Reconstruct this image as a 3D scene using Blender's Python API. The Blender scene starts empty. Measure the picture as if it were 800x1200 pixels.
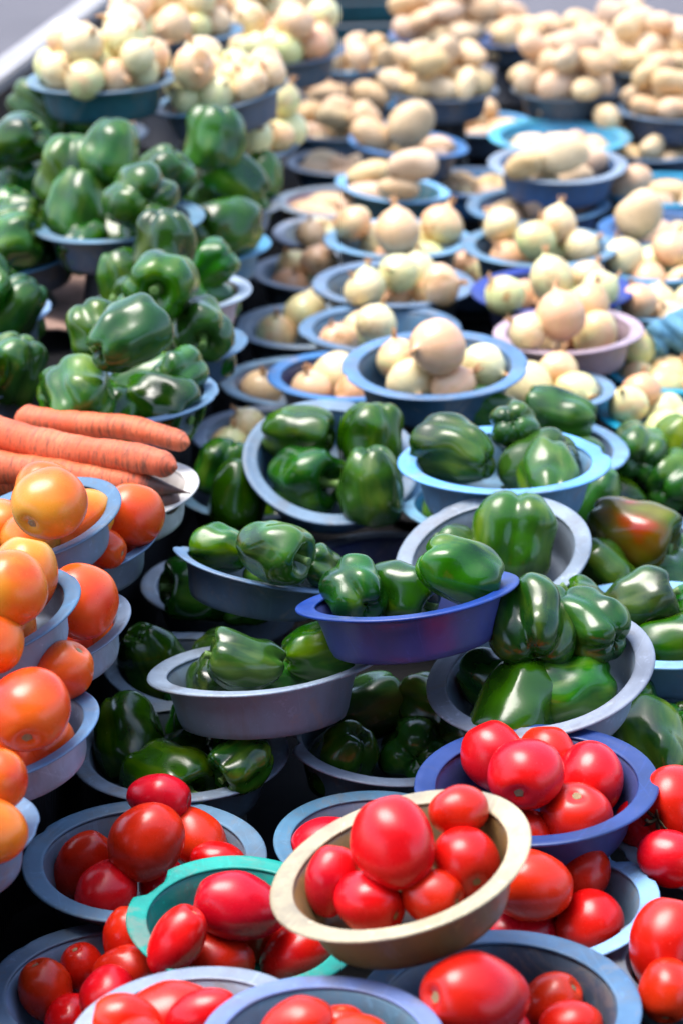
import bpy, bmesh, math, random
import numpy as np
from mathutils import Vector, Matrix, Quaternion

random.seed(7); np.random.seed(7)
scene = bpy.context.scene
COL = scene.collection
R = math.radians

# ------------------------------------------------------------------ camera
CAM_Z, PITCH, FPX = 1.66, R(22.0), 2930.0        # eye height, downward pitch, focal length in photo pixels (800 x 1200)
cd = bpy.data.cameras.new('camera'); cam = bpy.data.objects.new('camera', cd); COL.objects.link(cam)
cam.location = (0, 0, CAM_Z); cam.rotation_euler = (R(90) - PITCH, 0, 0)
cd.sensor_fit = 'VERTICAL'; cd.sensor_height = 36.0; cd.lens = 36.0 * FPX / 1200.0
cd.clip_start = .05; cd.clip_end = 400
cd.dof.use_dof = True; cd.dof.focus_distance = 2.36; cd.dof.aperture_fstop = 5.2; cd.dof.aperture_blades = 0
scene.camera = cam

# ------------------------------------------------------------------ sky and sun (hazy sun from behind the viewer; an added unseen awning shades the near end)
SUN_EL, SUN_AZ = 72.0, -75.0                      # elevation; azimuth from +Y, negative = left
w = bpy.data.worlds.new('World'); scene.world = w; w.use_nodes = True
nt = w.node_tree; nt.nodes.clear()
sky = nt.nodes.new('ShaderNodeTexSky'); sky.sky_type = 'NISHITA'; sky.sun_disc = False
sky.sun_elevation = R(SUN_EL); sky.sun_rotation = R(SUN_AZ); sky.dust_density = 2.5; sky.air_density = .8
bg = nt.nodes.new('ShaderNodeBackground'); bg.inputs['Strength'].default_value = .15
out = nt.nodes.new('ShaderNodeOutputWorld')
nt.links.new(sky.outputs['Color'], bg.inputs['Color']); nt.links.new(bg.outputs['Background'], out.inputs['Surface'])
sd = bpy.data.lights.new('sun', 'SUN'); sd.energy = 1.15; sd.angle = R(35); sd.color = (1, .965, .92)
sun = bpy.data.objects.new('sun', sd); COL.objects.link(sun)
dv = Vector((math.sin(R(SUN_AZ)) * math.cos(R(SUN_EL)), math.cos(R(SUN_AZ)) * math.cos(R(SUN_EL)), math.sin(R(SUN_EL))))
sun.rotation_euler = dv.to_track_quat('Z', 'Y').to_euler(); sun.location = (-1.5, 3, 5)
scene.view_settings.view_transform = 'Standard'; scene.view_settings.look = 'None'
scene.view_settings.gamma = 1.0; scene.view_settings.use_curve_mapping = False
scene.view_settings.exposure = 1.95

# ------------------------------------------------------------------ helpers
def ray(px, py):
    x = (px - 400) / FPX; u = -(py - 600) / FPX
    return Vector((x, math.cos(PITCH) + u * math.sin(PITCH), -math.sin(PITCH) + u * math.cos(PITCH)))
EYE = Vector((0, 0, CAM_Z))
CR, CU, CT = Vector((1, 0, 0)), Vector((0, math.sin(PITCH), math.cos(PITCH))), Vector((0, -math.cos(PITCH), math.sin(PITCH)))
def at(px, py, z):
    r = ray(px, py); return EYE + r * ((z - CAM_Z) / r.z)
def camdir(v): return (CR * v[0] + CU * v[1] + CT * v[2]).normalized()

def mesh(name, verts, faces, mat, smooth=True):
    m = bpy.data.meshes.new(name); m.from_pydata([tuple(v) for v in verts], [], faces); m.update()
    if smooth: m.polygons.foreach_set('use_smooth', [True] * len(m.polygons))
    for mm in (mat if isinstance(mat, (list, tuple)) else [mat]): m.materials.append(mm)
    return m
def obj(name, m, parent=None, loc=None, rot=None, scale=None):
    o = bpy.data.objects.new(name, m); COL.objects.link(o)
    if parent: o.parent = parent
    if loc is not None: o.location = loc
    if rot is not None: o.rotation_mode = 'QUATERNION'; o.rotation_quaternion = rot
    if scale is not None: o.scale = scale
    return o
def tag(o, label, cat, group=None, kind=None):
    o['label'] = label
    if cat: o['category'] = cat
    if group: o['group'] = group
    if kind: o['kind'] = kind
    return o
def lathe(rows, n, closed=False):
    """rows: list of functions/arrays of n points; returns verts, faces"""
    V, Fc = [], []
    for row in rows: V += [tuple(p) for p in row]
    k = len(rows); rng = range(k if closed else k - 1)
    for i in rng:
        a, b = i * n, ((i + 1) % k) * n
        for j in range(n):
            j2 = (j + 1) % n
            Fc.append((a + j, a + j2, b + j2, b + j))
    return V, Fc
def catmull(pts, m):
    """resample control points (2-D) smoothly to m points"""
    P = np.array(pts, float); n = len(P)
    t = np.linspace(0, n - 1, m); i = np.clip(t.astype(int), 0, n - 2); f = (t - i)[:, None]
    p0 = P[np.clip(i - 1, 0, n - 1)]; p1 = P[i]; p2 = P[i + 1]; p3 = P[np.clip(i + 2, 0, n - 1)]
    return .5 * ((2 * p1) + (-p0 + p2) * f + (2 * p0 - 5 * p1 + 4 * p2 - p3) * f ** 2 + (-p0 + 3 * p1 - 3 * p2 + p3) * f ** 3)
def tube(path, radii, n=8, cap=True):
    V, Fc = [], []; path = [Vector(p) for p in path]
    for i, p in enumerate(path):
        d = (path[min(i + 1, len(path) - 1)] - path[max(i - 1, 0)]).normalized()
        a = d.orthogonal().normalized() if i == 0 else (prev - d * prev.dot(d)).normalized()
        prev = a; b = d.cross(a)
        for j in range(n):
            t = 2 * math.pi * j / n; V.append(p + (a * math.cos(t) + b * math.sin(t)) * radii[i])
    for i in range(len(path) - 1):
        for j in range(n):
            j2 = (j + 1) % n; Fc.append((i * n + j, i * n + j2, (i + 1) * n + j2, (i + 1) * n + j))
    if cap: Fc.append(tuple(range(n - 1, -1, -1))); Fc.append(tuple(range((len(path) - 1) * n, len(path) * n)))
    return V, Fc

# ------------------------------------------------------------------ materials
class NB:
    def __init__(s, name, k=1.0):
        s.k = k
        s.m = bpy.data.materials.new(name); s.m.use_nodes = True; s.t = s.m.node_tree; s.b = s.t.nodes['Principled BSDF']
        s.tc = s.t.nodes.new('ShaderNodeTexCoord'); s.oi = s.t.nodes.new('ShaderNodeObjectInfo')
    def L(s, a, b): s.t.links.new(a, b)
    def coord(s, scale=(1, 1, 1), rand=True, rot=None):
        mp = s.t.nodes.new('ShaderNodeMapping'); mp.inputs['Scale'].default_value = tuple(c * s.k for c in scale)
        s.L(s.tc.outputs['Object'], mp.inputs['Vector'])
        if rot:
            pre = s.t.nodes.new('ShaderNodeMapping'); pre.inputs['Rotation'].default_value = rot; s.L(s.tc.outputs['Object'], pre.inputs['Vector']); s.L(pre.outputs[0], mp.inputs['Vector'])
        if rand:
            cmb = s.t.nodes.new('ShaderNodeMath'); cmb.operation = 'MULTIPLY'; cmb.inputs[1].default_value = 37.0
            s.L(s.oi.outputs['Random'], cmb.inputs[0]); s.L(cmb.outputs[0], mp.inputs['Location'])
        return mp.outputs['Vector']
    def noise(s, scale, vec=None, detail=4, rough=.55, dist=0):
        n = s.t.nodes.new('ShaderNodeTexNoise'); n.inputs['Scale'].default_value = scale; n.inputs['Detail'].default_value = detail
        n.inputs['Roughness'].default_value = rough; n.inputs['Distortion'].default_value = dist
        s.L(vec if vec is not None else s.coord(), n.inputs['Vector']); return n.outputs['Fac']
    def ramp(s, fac, stops, interp='LINEAR'):
        r = s.t.nodes.new('ShaderNodeValToRGB'); r.color_ramp.interpolation = interp
        e = r.color_ramp.elements
        while len(e) < len(stops): e.new(.5)
        for el, (p, c) in zip(e, stops): el.position = p; el.color = (c, c, c, 1) if isinstance(c, (int, float)) else (*c, 1)
        s.L(fac, r.inputs['Fac']); return r.outputs['Color']
    def mix(s, fac, a, b, mode='MIX'):
        m = s.t.nodes.new('ShaderNodeMix'); m.data_type = 'RGBA'; m.blend_type = mode
        for sock, v in ((m.inputs[0], fac), (m.inputs[6], a), (m.inputs[7], b)):
            if isinstance(v, (int, float)): sock.default_value = v if sock.type == 'VALUE' else (v, v, v, 1)
            elif isinstance(v, tuple): sock.default_value = (*v, 1)
            else: s.L(v, sock)
        return m.outputs[2]
    def hsv(s, col, h=.5, sat=1., v=1.):
        n = s.t.nodes.new('ShaderNodeHueSaturation')
        for k, val in (('Hue', h), ('Saturation', sat), ('Value', v)):
            if isinstance(val, (int, float)): n.inputs[k].default_value = val
            else: s.L(val, n.inputs[k])
        s.L(col, n.inputs['Color']); return n.outputs['Color']
    def rnd(s, lo, hi, k=1.0):
        a = s.oi.outputs['Random']
        if k != 1.0:
            m = s.t.nodes.new('ShaderNodeMath'); m.operation = 'MULTIPLY'; m.inputs[1].default_value = k; s.L(a, m.inputs[0])
            f = s.t.nodes.new('ShaderNodeMath'); f.operation = 'FRACT'; s.L(m.outputs[0], f.inputs[0]); a = f.outputs[0]
        r = s.t.nodes.new('ShaderNodeMapRange'); r.inputs['To Min'].default_value = lo; r.inputs['To Max'].default_value = hi
        s.L(a, r.inputs['Value']); return r.outputs['Result']
    def bump(s, h, strength, dist=.002):
        n = s.t.nodes.new('ShaderNodeBump'); n.inputs['Strength'].default_value = strength; n.inputs['Distance'].default_value = dist
        s.L(h, n.inputs['Height']); s.L(n.outputs['Normal'], s.b.inputs['Normal'])
    def set(s, col=None, rough=None, **kw):
        for k, v in [('Base Color', col), ('Roughness', rough)] + list(kw.items()):
            if v is None: continue
            if isinstance(v, (int, float)): s.b.inputs[k].default_value = v
            elif isinstance(v, tuple): s.b.inputs[k].default_value = v if s.b.inputs[k].type == 'VECTOR' else (*v, 1)
            else: s.L(v, s.b.inputs[k])
        return s.m

def mat_bowl(name, c, dirt=(.13, .115, .10), rough=.42, amt=.5):
    s = NB(name); v = s.coord()
    n1 = s.noise(9, v, 5, .6); n2 = s.noise(75, v, 4, .7); n3 = s.noise(22, s.coord((1, 1, .15)), 5, .75)
    lt = tuple(min(1, x * 1.28 + .02 * min(c)) for x in c); dk = tuple(x * .60 for x in c)
    col = s.mix(s.ramp(n1, [(.3, 0.), (.7, 1.)]), dk, lt)
    col = s.mix(s.ramp(n3, [(.48, 0.), (.68, amt)]), col, dirt)                        # grime streaks
    col = s.mix(s.ramp(s.noise(13, v, 6, .7, 1.5), [(.56, 0.), (.64, amt * .9)]), col, tuple(x * .6 + .12 * y for x, y in zip(dirt, (1.2, 1, .8))))   # dried mud and water marks
    col = s.mix(s.ramp(n2, [(.60, 0.), (.68, .4)]), col, tuple(min(1, x * 1.7 + .1 * min(c)) for x in c))   # scuffs
    # scratches: long thin noise ridges in two directions
    for k, sc in enumerate(((260, 9, 9), (12, 300, 12))):
        f = s.ramp(s.noise(1, s.coord(sc, rot=(.3, .2, .5 + k * .9)), 2, .5), [(.67, 0.), (.71, .22)]); col = s.mix(f, col, tuple(min(1, x * 1.6 + .01) for x in c))
    col = s.hsv(col, s.rnd(.485, .515), s.rnd(.75, 1.08, 7.3), s.rnd(.75, 1.15, 3.1))
    s.bump(s.mix(.5, s.noise(140, v, 3, .6), n3), .2, .001)
    return s.set(col, s.ramp(n1, [(.3, rough - .12), (.7, rough + .2)]), **{'Specular IOR Level': .5})
def mat_pepper(name, a=(.003, .030, .002), b=(.019, .12, .004), c=(.12, .21, .010), blush=None):
    s = NB(name, .085); v = s.coord()
    n1 = s.noise(16, v, 3, .5, .4); n2 = s.noise(30, s.coord((1, 1, .25)), 3, .6)
    col = s.mix(s.ramp(n1, [(.34, 0.), (.68, 1.)]), a, b)
    f = s.ramp(n2, [(.5, 0.), (.78, .75)]); col = s.mix(f, col, c)
    sp = s.ramp(s.noise(420, v, 2, .5), [(.70, 0.), (.76, .25)]); col = s.mix(sp, col, (.13, .2, .06))
    if blush:
        g = s.ramp(s.noise(17, s.coord((1, 1, .7), False), 2, .5), [(.40, 0.), (.62, .9)]); col = s.mix(g, col, (.16, .09, .01))
        g = s.ramp(s.noise(15, s.coord((1, 1, .8), False), 2, .5), [(.62, 0.), (.72, .9)]); col = s.mix(g, col, blush)
    col = s.hsv(col, s.rnd(.475, .51), s.rnd(.9, 1.1, 5.7), s.rnd(.7, 1.3, 2.3))
    s.bump(s.noise(45, v, 4, .6), .10, .002)
    return s.set(col, s.ramp(s.noise(35, v, 4), [(.3, .13), (.75, .30)]), **{'Specular IOR Level': .5})
def mat_tomato(name, a, b, top, topamt):
    s = NB(name, .085); v = s.coord()
    col = s.mix(s.ramp(s.noise(13, v, 3, .5, .3), [(.35, 0.), (.68, 1.)]), a, b)
    sep = s.t.nodes.new('ShaderNodeSeparateXYZ'); s.L(s.tc.outputs['Generated'], sep.inputs[0])
    nz = s.t.nodes.new('ShaderNodeMath'); nz.operation = 'ADD'; s.L(sep.outputs[2], nz.inputs[0])
    k = s.t.nodes.new('ShaderNodeMath'); k.operation = 'MULTIPLY_ADD'; k.inputs[1].default_value = .5; k.inputs[2].default_value = -.25
    s.L(s.noise(20, v, 3), k.inputs[0]); s.L(k.outputs[0], nz.inputs[1])
    sh = s.ramp(nz.outputs[0], [(.55, 0.), (1.0, topamt)])
    col = s.mix(s.mix(1., sh, s.rnd(.15, 1., 4.1), 'MULTIPLY'), col, top)
    st = s.ramp(s.noise(420, v, 2, .5), [(.66, 0.), (.74, .45)]); col = s.mix(st, col, tuple(min(1, x * 1.3 + .06) for x in b))
    col = s.hsv(col, s.rnd(.495, .505), 1., s.rnd(.85, 1.12, 2.7))
    s.bump(s.noise(60, v, 3, .5), .05, .002)
    return s.set(col, s.ramp(s.noise(30, v, 4), [(.3, .20), (.75, .36)]), **{'Specular IOR Level': .42, 'Subsurface Weight': .06, 'Subsurface Radius': (.012, .004, .002), 'Subsurface Scale': .3})
def mat_onion(name):
    s = NB(name, .085); v = s.coord()
    base = s.ramp(s.rnd(0, 1, 3.3), [(0., (.58, .68, .26)), (.35, (.78, .76, .42)), (.62, (.80, .66, .36)), (.88, (.80, .50, .30)), (1., (.74, .34, .18))])
    pk = s.ramp(s.noise(15, v, 3, .6, .6), [(.38, 0.), (.62, 1.)])
    col = s.mix(s.mix(1., pk, s.rnd(.05, .9, 6.1), 'MULTIPLY'), base, (.78, .36, .20))
    sk = s.ramp(s.noise(13, s.coord((1, 1, .5)), 6, .7, .5), [(.58, 0.), (.605, 1.)]); col = s.mix(s.mix(1., sk, s.rnd(0., .85, 8.7), 'MULTIPLY'), col, (.42, .19, .06))
    # meridian veins
    sep = s.t.nodes.new('ShaderNodeSeparateXYZ'); s.L(s.tc.outputs['Object'], sep.inputs[0])
    at2 = s.t.nodes.new('ShaderNodeMath'); at2.operation = 'ARCTAN2'; s.L(sep.outputs[1], at2.inputs[0]); s.L(sep.outputs[0], at2.inputs[1])
    cb = s.t.nodes.new('ShaderNodeCombineXYZ'); s.L(at2.outputs[0], cb.inputs[0])
    vn = s.noise(14, cb.outputs[0], 3, .7); veins = s.ramp(vn, [(.45, 0.), (.60, .5)])
    col = s.mix(veins, col, (.5, .42, .16))
    s.bump(vn, .12, .001)
    return s.set(col, .3, **{'Subsurface Weight': .08, 'Subsurface Radius': (.01, .006, .003), 'Subsurface Scale': .3, 'Coat Weight': .15})
def mat_potato(name):
    s = NB(name, .085); v = s.coord()
    col = s.mix(s.ramp(s.noise(20, v, 5, .6), [(.35, 0.), (.68, 1.)]), (.58, .38, .19), (.74, .53, .30))
    col = s.mix(s.ramp(s.noise(55, v, 5, .7), [(.58, 0.), (.72, .55)]), col, (.3, .18, .09))
    col = s.mix(s.ramp(s.noise(160, v, 2, .5), [(.67, 0.), (.73, .6)]), col, (.22, .13, .07))
    col = s.hsv(col, s.rnd(.485, .515), s.rnd(.85, 1.1, 3.7), s.rnd(.85, 1.12, 5.3))
    s.bump(s.noise(80, v, 5, .65), .3, .002)
    return s.set(col, .55)
def mat_carrot(name, dirt=.95):
    s = NB(name); v = s.coord()
    col = s.mix(s.ramp(s.noise(18, v, 4), [(.35, 0.), (.7, 1.)]), (.70, .10, .025), (.80, .19, .07))
    ring = s.noise(1, s.coord((45, 45, 420)), 4, .75); col = s.mix(s.ramp(ring, [(.50, 0.), (.60, .9)]), col, (.22, .07, .03))
    sep = s.t.nodes.new('ShaderNodeSeparateXYZ'); s.L(s.tc.outputs['Generated'], sep.inputs[0])
    ad = s.t.nodes.new('ShaderNodeMath'); ad.operation = 'MULTIPLY_ADD'; ad.inputs[1].default_value = .25; s.L(s.noise(60, v, 4), ad.inputs[0]); s.L(sep.outputs[2], ad.inputs[2])
    col = s.mix(s.ramp(ad.outputs[0], [(.9, 0.), (1.12, dirt)]), col, (.06, .035, .025))
    s.bump(ring, .8, .003)
    return s.set(col, .48)
def mat_plain(name, c, rough=.6, var=.25, scale=40, bump=.2, **kw):
    s = NB(name); v = s.coord(); n = s.noise(scale, v, 5, .6)
    col = s.mix(s.ramp(n, [(.3, 0.), (.7, 1.)]), tuple(x * (1 - var) for x in c), tuple(min(1, x * (1 + var)) for x in c))
    if bump: s.bump(n, bump, .002)
    return s.set(col, rough, **kw)
def mat_cloth(name, c):
    s = NB(name); v = s.coord((1, 1, 1), False)
    wv = s.t.nodes.new('ShaderNodeTexWave'); wv.inputs['Scale'].default_value = 260; s.L(v, wv.inputs['Vector'])
    n = s.noise(6, v, 4, .6)
    col = s.mix(s.ramp(n, [(.35, 0.), (.7, 1.)]), tuple(x * .7 for x in c), tuple(x * 1.4 for x in c))
    s.bump(s.mix(.4, n, wv.outputs['Color']), .35, .006)
    return s.set(col, .85, **{'Specular IOR Level': .15})
def mat_pave(name):
    s = NB(name); v = s.coord((1, 1, 1), False)
    n = s.noise(1.3, v, 6, .65); n2 = s.noise(60, v, 4, .7)
    col = s.mix(s.ramp(n, [(.3, 0.), (.7, 1.)]), (.055, .052, .06), (.10, .095, .105))
    col = s.mix(s.ramp(n2, [(.45, 0.), (.7, .5)]), col, (.13, .125, .13))
    s.bump(n2, .4, .004)
    return s.set(col, .85)
def mat_wood(name, a, b):
    s = NB(name); v = s.coord((14, .8, 14)); n = s.noise(3, v, 6, .6, 1.2)
    col = s.mix(s.ramp(n, [(.3, 0.), (.7, 1.)]), a, b); s.bump(n, .3, .002)
    return s.set(col, .65)

BOWLC = {'greyblue': (.075, .18, .29), 'steel': (.11, .165, .225), 'lav': (.205, .275, .36), 'lightblue': (.06, .26, .48), 'sky': (.13, .37, .62), 'royal': (.0003, .032, .21),
         'navy': (.012, .024, .085), 'teal': (.008, .25, .18), 'tan': (.26, .165, .06), 'cream': (.50, .43, .25), 'white': (.58, .57, .52), 'mauve': (.32, .23, .28),
         'darkteal': (.02, .10, .13), 'slate': (.04, .085, .15), 'cyan': (.008, .27, .44), 'black': (.012, .013, .016), 'blue': (.035, .13, .34)}
BM = {k: mat_bowl('bowl_' + k, c, amt=.06 if k == 'royal' else .25 if k in ('black', 'navy') else .45) for k, c in BOWLC.items()}
M_PEP = mat_pepper('pepper_skin'); M_BLUSH = mat_pepper('pepper_skin_turning_red', blush=(.5, .06, .008))
M_PEPY = mat_pepper('pepper_skin_yellowing', (.05, .10, .008), (.10, .17, .012), (.2, .24, .02))
M_STEM = mat_plain('pepper_stem', (.10, .19, .035), .5, .35, 60)
M_TOM = mat_tomato('tomato_red', (.48, .003, .002), (.70, .010, .004), (.66, .04, .008), .45)
M_TOMO = mat_tomato('tomato_orange', (.68, .05, .004), (.76, .19, .008), (.52, .34, .03), 1.)
M_TOMR = mat_tomato('tomato_orange_red', (.62, .018, .004), (.74, .075, .006), (.66, .15, .012), .8)
M_SCAR = mat_plain('tomato_scar', (.28, .2, .1), .8, .5, 300); M_CAL = mat_plain('tomato_calyx', (.05, .055, .02), .7, .5, 120)
M_ON = mat_onion('onion_skin'); M_NECK = mat_plain('onion_dry_neck', (.5, .27, .12), .7, .4, 120); M_ROOT = mat_plain('onion_root', (.3, .22, .13), .8, .5, 200)
M_POT = mat_potato('potato_skin'); M_CAR = mat_carrot('carrot_skin', .25); M_CARD = mat_carrot('carrot_skin_dirty_tip', .95); M_PROP = mat_plain('prop_black_plastic', (.008, .008, .01), .6, .2, 40, .05); M_CLOTH = mat_cloth('black_cloth', (.004, .004, .005))

# ------------------------------------------------------------------ vegetable meshes (unit: metres at cross diameter 1 -> scaled later), +Z = stem end
def sph_rows(prof, n, fx):
    """prof: (rho, z) list from top pole to bottom pole; fx(theta array, u, rho, z) -> x, y, z arrays"""
    th = np.linspace(0, 2 * math.pi, n, endpoint=False); rows = []
    for i, (rho, z) in enumerate(prof):
        x, y, zz = fx(th, i / (len(prof) - 1), rho, z); rows.append(np.stack([x, y, zz], 1))
    V, Fc = lathe(rows, n)
    V.append(tuple(np.mean(rows[0], 0))); V.append(tuple(np.mean(rows[-1], 0))); t, b = len(V) - 2, len(V) - 1
    k = (len(prof) - 1) * n
    for j in range(n): Fc.append((t, (j + 1) % n, j)); Fc.append((b, k + j, k + (j + 1) % n))
    return V, Fc
def make_pepper(seed, lobes, length, taper, depth, mat):
    rg = random.Random(seed)
    P = [(.03, .60), (.12, .62), (.26, .76), (.45, .93), (.66, .98), (.86, .86), (.98, .58), (1.0, .25), (1 - .35 * taper, -.12), (1 - .6 * taper, -.45), (.86 - .75 * taper, -.74), (.62 - .5 * taper, -.94), (.38 - .2 * taper, -.985), (.17, -.90), (.04, -.84)]
    prof = catmull(P, 40); a0 = rg.random() * 6; j1, j2, j3 = [rg.uniform(0, 6.28) for _ in range(3)]; bx, by = rg.uniform(-.10, .10), rg.uniform(-.10, .10)
    lz = [rg.uniform(-.09, .07) for _ in range(lobes)]; lr = [rg.uniform(-.09, .07) for _ in range(lobes)]
    def fx(th, u, rho, z):
        t = th + .16 * np.sin(th + j1) + .06 * np.sin(2 * th + j2)
        ph = (lobes * (t - a0) / (2 * math.pi)) % lobes
        li = np.floor(ph).astype(int) % lobes; fr = ph - np.floor(ph)
        g = np.exp(-(np.minimum(fr, 1 - fr) / .19) ** 2); lob = np.sin(math.pi * fr) ** .7
        end = abs(2 * u - 1) ** 1.5
        d = depth * (.55 + .8 * end)
        r = rho * (1 - d * g) * (1 + np.array(lr)[li] * lob) * (1 + .03 * np.sin(3 * th + j3 + 4 * z))
        r = r * .5 * (1 + .022 * np.sin(4 * th + 5 * z + j1) + .018 * np.sin(6 * th - 4.2 * z + j2) + .015 * np.sin(2 * th + 7 * z + j3))
        zz = z * (1 - .16 * end * g) + np.where(z < 0, -1, .6) * np.abs(np.array(lz)[li]) * lob * end * (np.array(lz)[li] > -1)
        zz = zz * .5 * length
        return r * np.cos(th) + bx * zz * zz * 2, r * np.sin(th) + by * zz * zz * 2, zz
    V, Fc = sph_rows(prof, 56, fx)
    body = mesh('pepper_body', V, Fc, mat)
    # stem: calyx disc flaring into a bent tapered stalk with a cut end
    z0 = .30 * length; rows = []; n = 12; th = np.linspace(0, 2 * math.pi, n, endpoint=False)
    kx, ky = rg.uniform(-.12, .12), rg.uniform(-.12, .12); ln = rg.uniform(.12, .26)
    for (rad, h) in [(.02, z0 - .03), (.17, z0 + .0), (.165, z0 + .025), (.09, z0 + .035), (.06, z0 + .07), (.055, z0 + .07 + ln * .4), (.058, z0 + .07 + ln * .75), (.07, z0 + .07 + ln), (.062, z0 + .078 + ln), (.01, z0 + .072 + ln)]:
        f = max(0, h - z0 - .05) ** 1.4
        wob = 1 + (.14 * np.cos(5 * th) if rad > .15 else .06 * np.cos(5 * th))
        rows.append(np.stack([rad * wob * np.cos(th) + kx * f * 2.2, rad * wob * np.sin(th) + ky * f * 2.2, np.full(n, h)], 1))
    V, Fc = lathe(rows[:4], n); V2, F2 = lathe([rows[3] - np.array((0, 0, .006))] + rows[4:], n)
    return body, mesh('pepper_stalk', V2, F2, M_STEM), mesh('pepper_calyx', V, Fc, M_STEM)
PEP = [make_pepper(11, 3, 1.10, .20, .22, M_PEP), make_pepper(12, 4, 1.02, .08, .25, M_PEP), make_pepper(13, 4, 1.10, .14, .21, M_PEP),
       make_pepper(14, 3, .98, .12, .26, M_PEP), make_pepper(15, 4, 1.18, .22, .21, M_PEP), make_pepper(16, 3, 1.16, .08, .22, M_PEP), make_pepper(18, 4, 1.02, .02, .30, M_PEP)]
PEP_BLUSH = make_pepper(13, 4, 1.12, .18, .13, M_BLUSH); PEP_YEL = make_pepper(16, 3, 1.15, .1, .18, M_PEPY)

def make_tomato(seed, el, lob, mat, pear=0.0):
    rg = random.Random(seed); j1, j2, j3 = [rg.uniform(0, 6.28) for _ in range(3)]; n_l = rg.choice([4, 5, 6])
    P = [(.02, .86), (.10, .865), (.22, .915), (.42, .925), (.68, .77), (.9, .46), (1, .08), (.95 - .06 * pear, -.34), (.78 - .1 * pear, -.68), (.5 - .08 * pear, -.91), (.22, -.995), (.04, -1.0)]
    prof = catmull(P, 30); q = rg.uniform(.03, .06); bx = rg.uniform(-.08, .08)
    def fx(th, u, rho, z):
        e = max(0, (.55 - u) / .55) ** 1.3 + .25 * max(0, (u - .7) / .3)
        r = rho * .5 * (1 + lob * e * np.cos(n_l * th + j1) + q * np.cos(2 * th + j2) + .02 * np.cos(3 * th + j3 + 3 * z))
        zz = np.full_like(th, z * .5 * el) + .012 * np.cos(th + j3) * rho
        return r * np.cos(th) + bx * zz * zz, r * np.sin(th), zz
    V, Fc = sph_rows(prof, 40, fx); body = mesh('tomato_body', V, Fc, mat)
    n = 10; th = np.linspace(0, 2 * math.pi, n, endpoint=False); z0 = .428 * el; rows = []
    for rad, h in [(.075, z0 - .012), (.07, z0 + .012), (.045, z0 + .018), (.03, z0 + .006), (.012, z0 + .02)]:
        wob = 1 + .25 * np.cos(5 * th + j1); rows.append(np.stack([rad * wob * np.cos(th), rad * wob * np.sin(th), np.full(n, h)], 1))
    V, Fc = lathe(rows, n); Fc.append(tuple(range(len(V) - n, len(V)))); scar = mesh('tomato_stem_scar', V, Fc, M_SCAR)
    # green-brown calyx with five sepals and a stalk
    V, Fc = [], []
    for k in range(5):
        a = k * 2 * math.pi / 5 + rg.uniform(-.2, .2); c, s_ = math.cos(a), math.sin(a); up = rg.uniform(.02, .1)
        pts = [(.02, z0 + .02, .03), (.09, z0 + .05, .035), (.17, z0 + .05 + up * .5, .022), (.25, z0 + .03 + up, .004)]
        b = len(V)
        for (d, h, wd) in pts:
            for sgn, dz in ((-1, 0), (1, 0), (1, .012), (-1, .012)): V.append((c * d - s_ * wd * sgn, s_ * d + c * wd * sgn, h + dz))
        for i in range(3):
            for e in range(4): Fc.append((b + i * 4 + e, b + i * 4 + (e + 1) % 4, b + i * 4 + 4 + (e + 1) % 4, b + i * 4 + 4 + e))
        Fc.append((b + 12, b + 13, b + 14, b + 15))
    cal = mesh('tomato_calyx', V, Fc, M_CAL)
    tv, tf = tube([(0, 0, z0), (.01, .01, z0 + .12), (.05, .02, z0 + .22), (.12, .02, z0 + .28)], [.03, .022, .02, .026], 7)
    return body, scar, cal, mesh('tomato_stalk', tv, tf, M_CAL)
TOM = {}
for tone, mt in (('red', M_TOM), ('or', M_TOMO), ('orr', M_TOMR)):
    TOM[tone] = [make_tomato(21, 1.02, .03, mt), make_tomato(22, 1.15, .025, mt, .5), make_tomato(23, 1.30, .02, mt, 1), make_tomato(24, .92, .05, mt), make_tomato(25, 1.45, .02, mt, .6)]
def make_onion(seed, sq):
    rg = random.Random(seed); j = [rg.uniform(0, 6.28) for _ in range(4)]
    P = [(.03, 1.16), (.07, 1.1), (.13, 1.0), (.27, .9), (.55, .76), (.84, .46), (1, .08), (.95, -.35), (.74, -.7), (.42, -.9), (.15, -.97), (.05, -.95)]
    prof = catmull(P, 26); bx = rg.uniform(-.08, .08)
    def fx(th, u, rho, z):
        r = rho * .5 * (1 + .035 * np.cos(2 * th + j[0]) + .02 * np.cos(3 * th + j[1] + 2 * z) + .012 * np.cos(9 * th + j[2]))
        zz = np.full_like(th, z * .5 * sq); return r * np.cos(th) + bx * np.maximum(zz, 0) ** 2 * 2, r * np.sin(th), zz
    V, Fc = sph_rows(prof, 32, fx); body = mesh('onion_body', V, Fc, M_ON)
    V, Fc = [], []; z0 = .52 * sq
    for k in range(6):
        a = rg.uniform(0, 6.28); l = rg.uniform(.08, .22); s = rg.uniform(.02, .1)
        v, f = tube([(math.cos(a) * .025, math.sin(a) * .025, z0 - .06), (math.cos(a) * (.03 + s * .4), math.sin(a) * (.03 + s * .4), z0 + l * .5), (math.cos(a) * (.03 + s), math.sin(a) * (.03 + s), z0 + l)], [.034, .026, .008], 5)
        b = len(V); V += v; Fc += [tuple(i + b for i in q) for q in f]
    neck = mesh('onion_neck', V, Fc, M_NECK); V, Fc = [], []
    for k in range(9):
        a = rg.uniform(0, 6.28); d = rg.uniform(.0, .07)
        v, f = tube([(math.cos(a) * d, math.sin(a) * d, -.46 * sq), (math.cos(a) * d * 2.2, math.sin(a) * d * 2.2, -.53 * sq - rg.uniform(0, .03))], [.016, .006], 4)
        b = len(V); V += v; Fc += [tuple(i + b for i in q) for q in f]
    return body, neck, mesh('onion_root', V, Fc, M_ROOT)
ONI = [make_onion(31, .94), make_onion(32, 1.02), make_onion(33, .86), make_onion(34, .97), make_onion(35, 1.08)]
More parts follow.
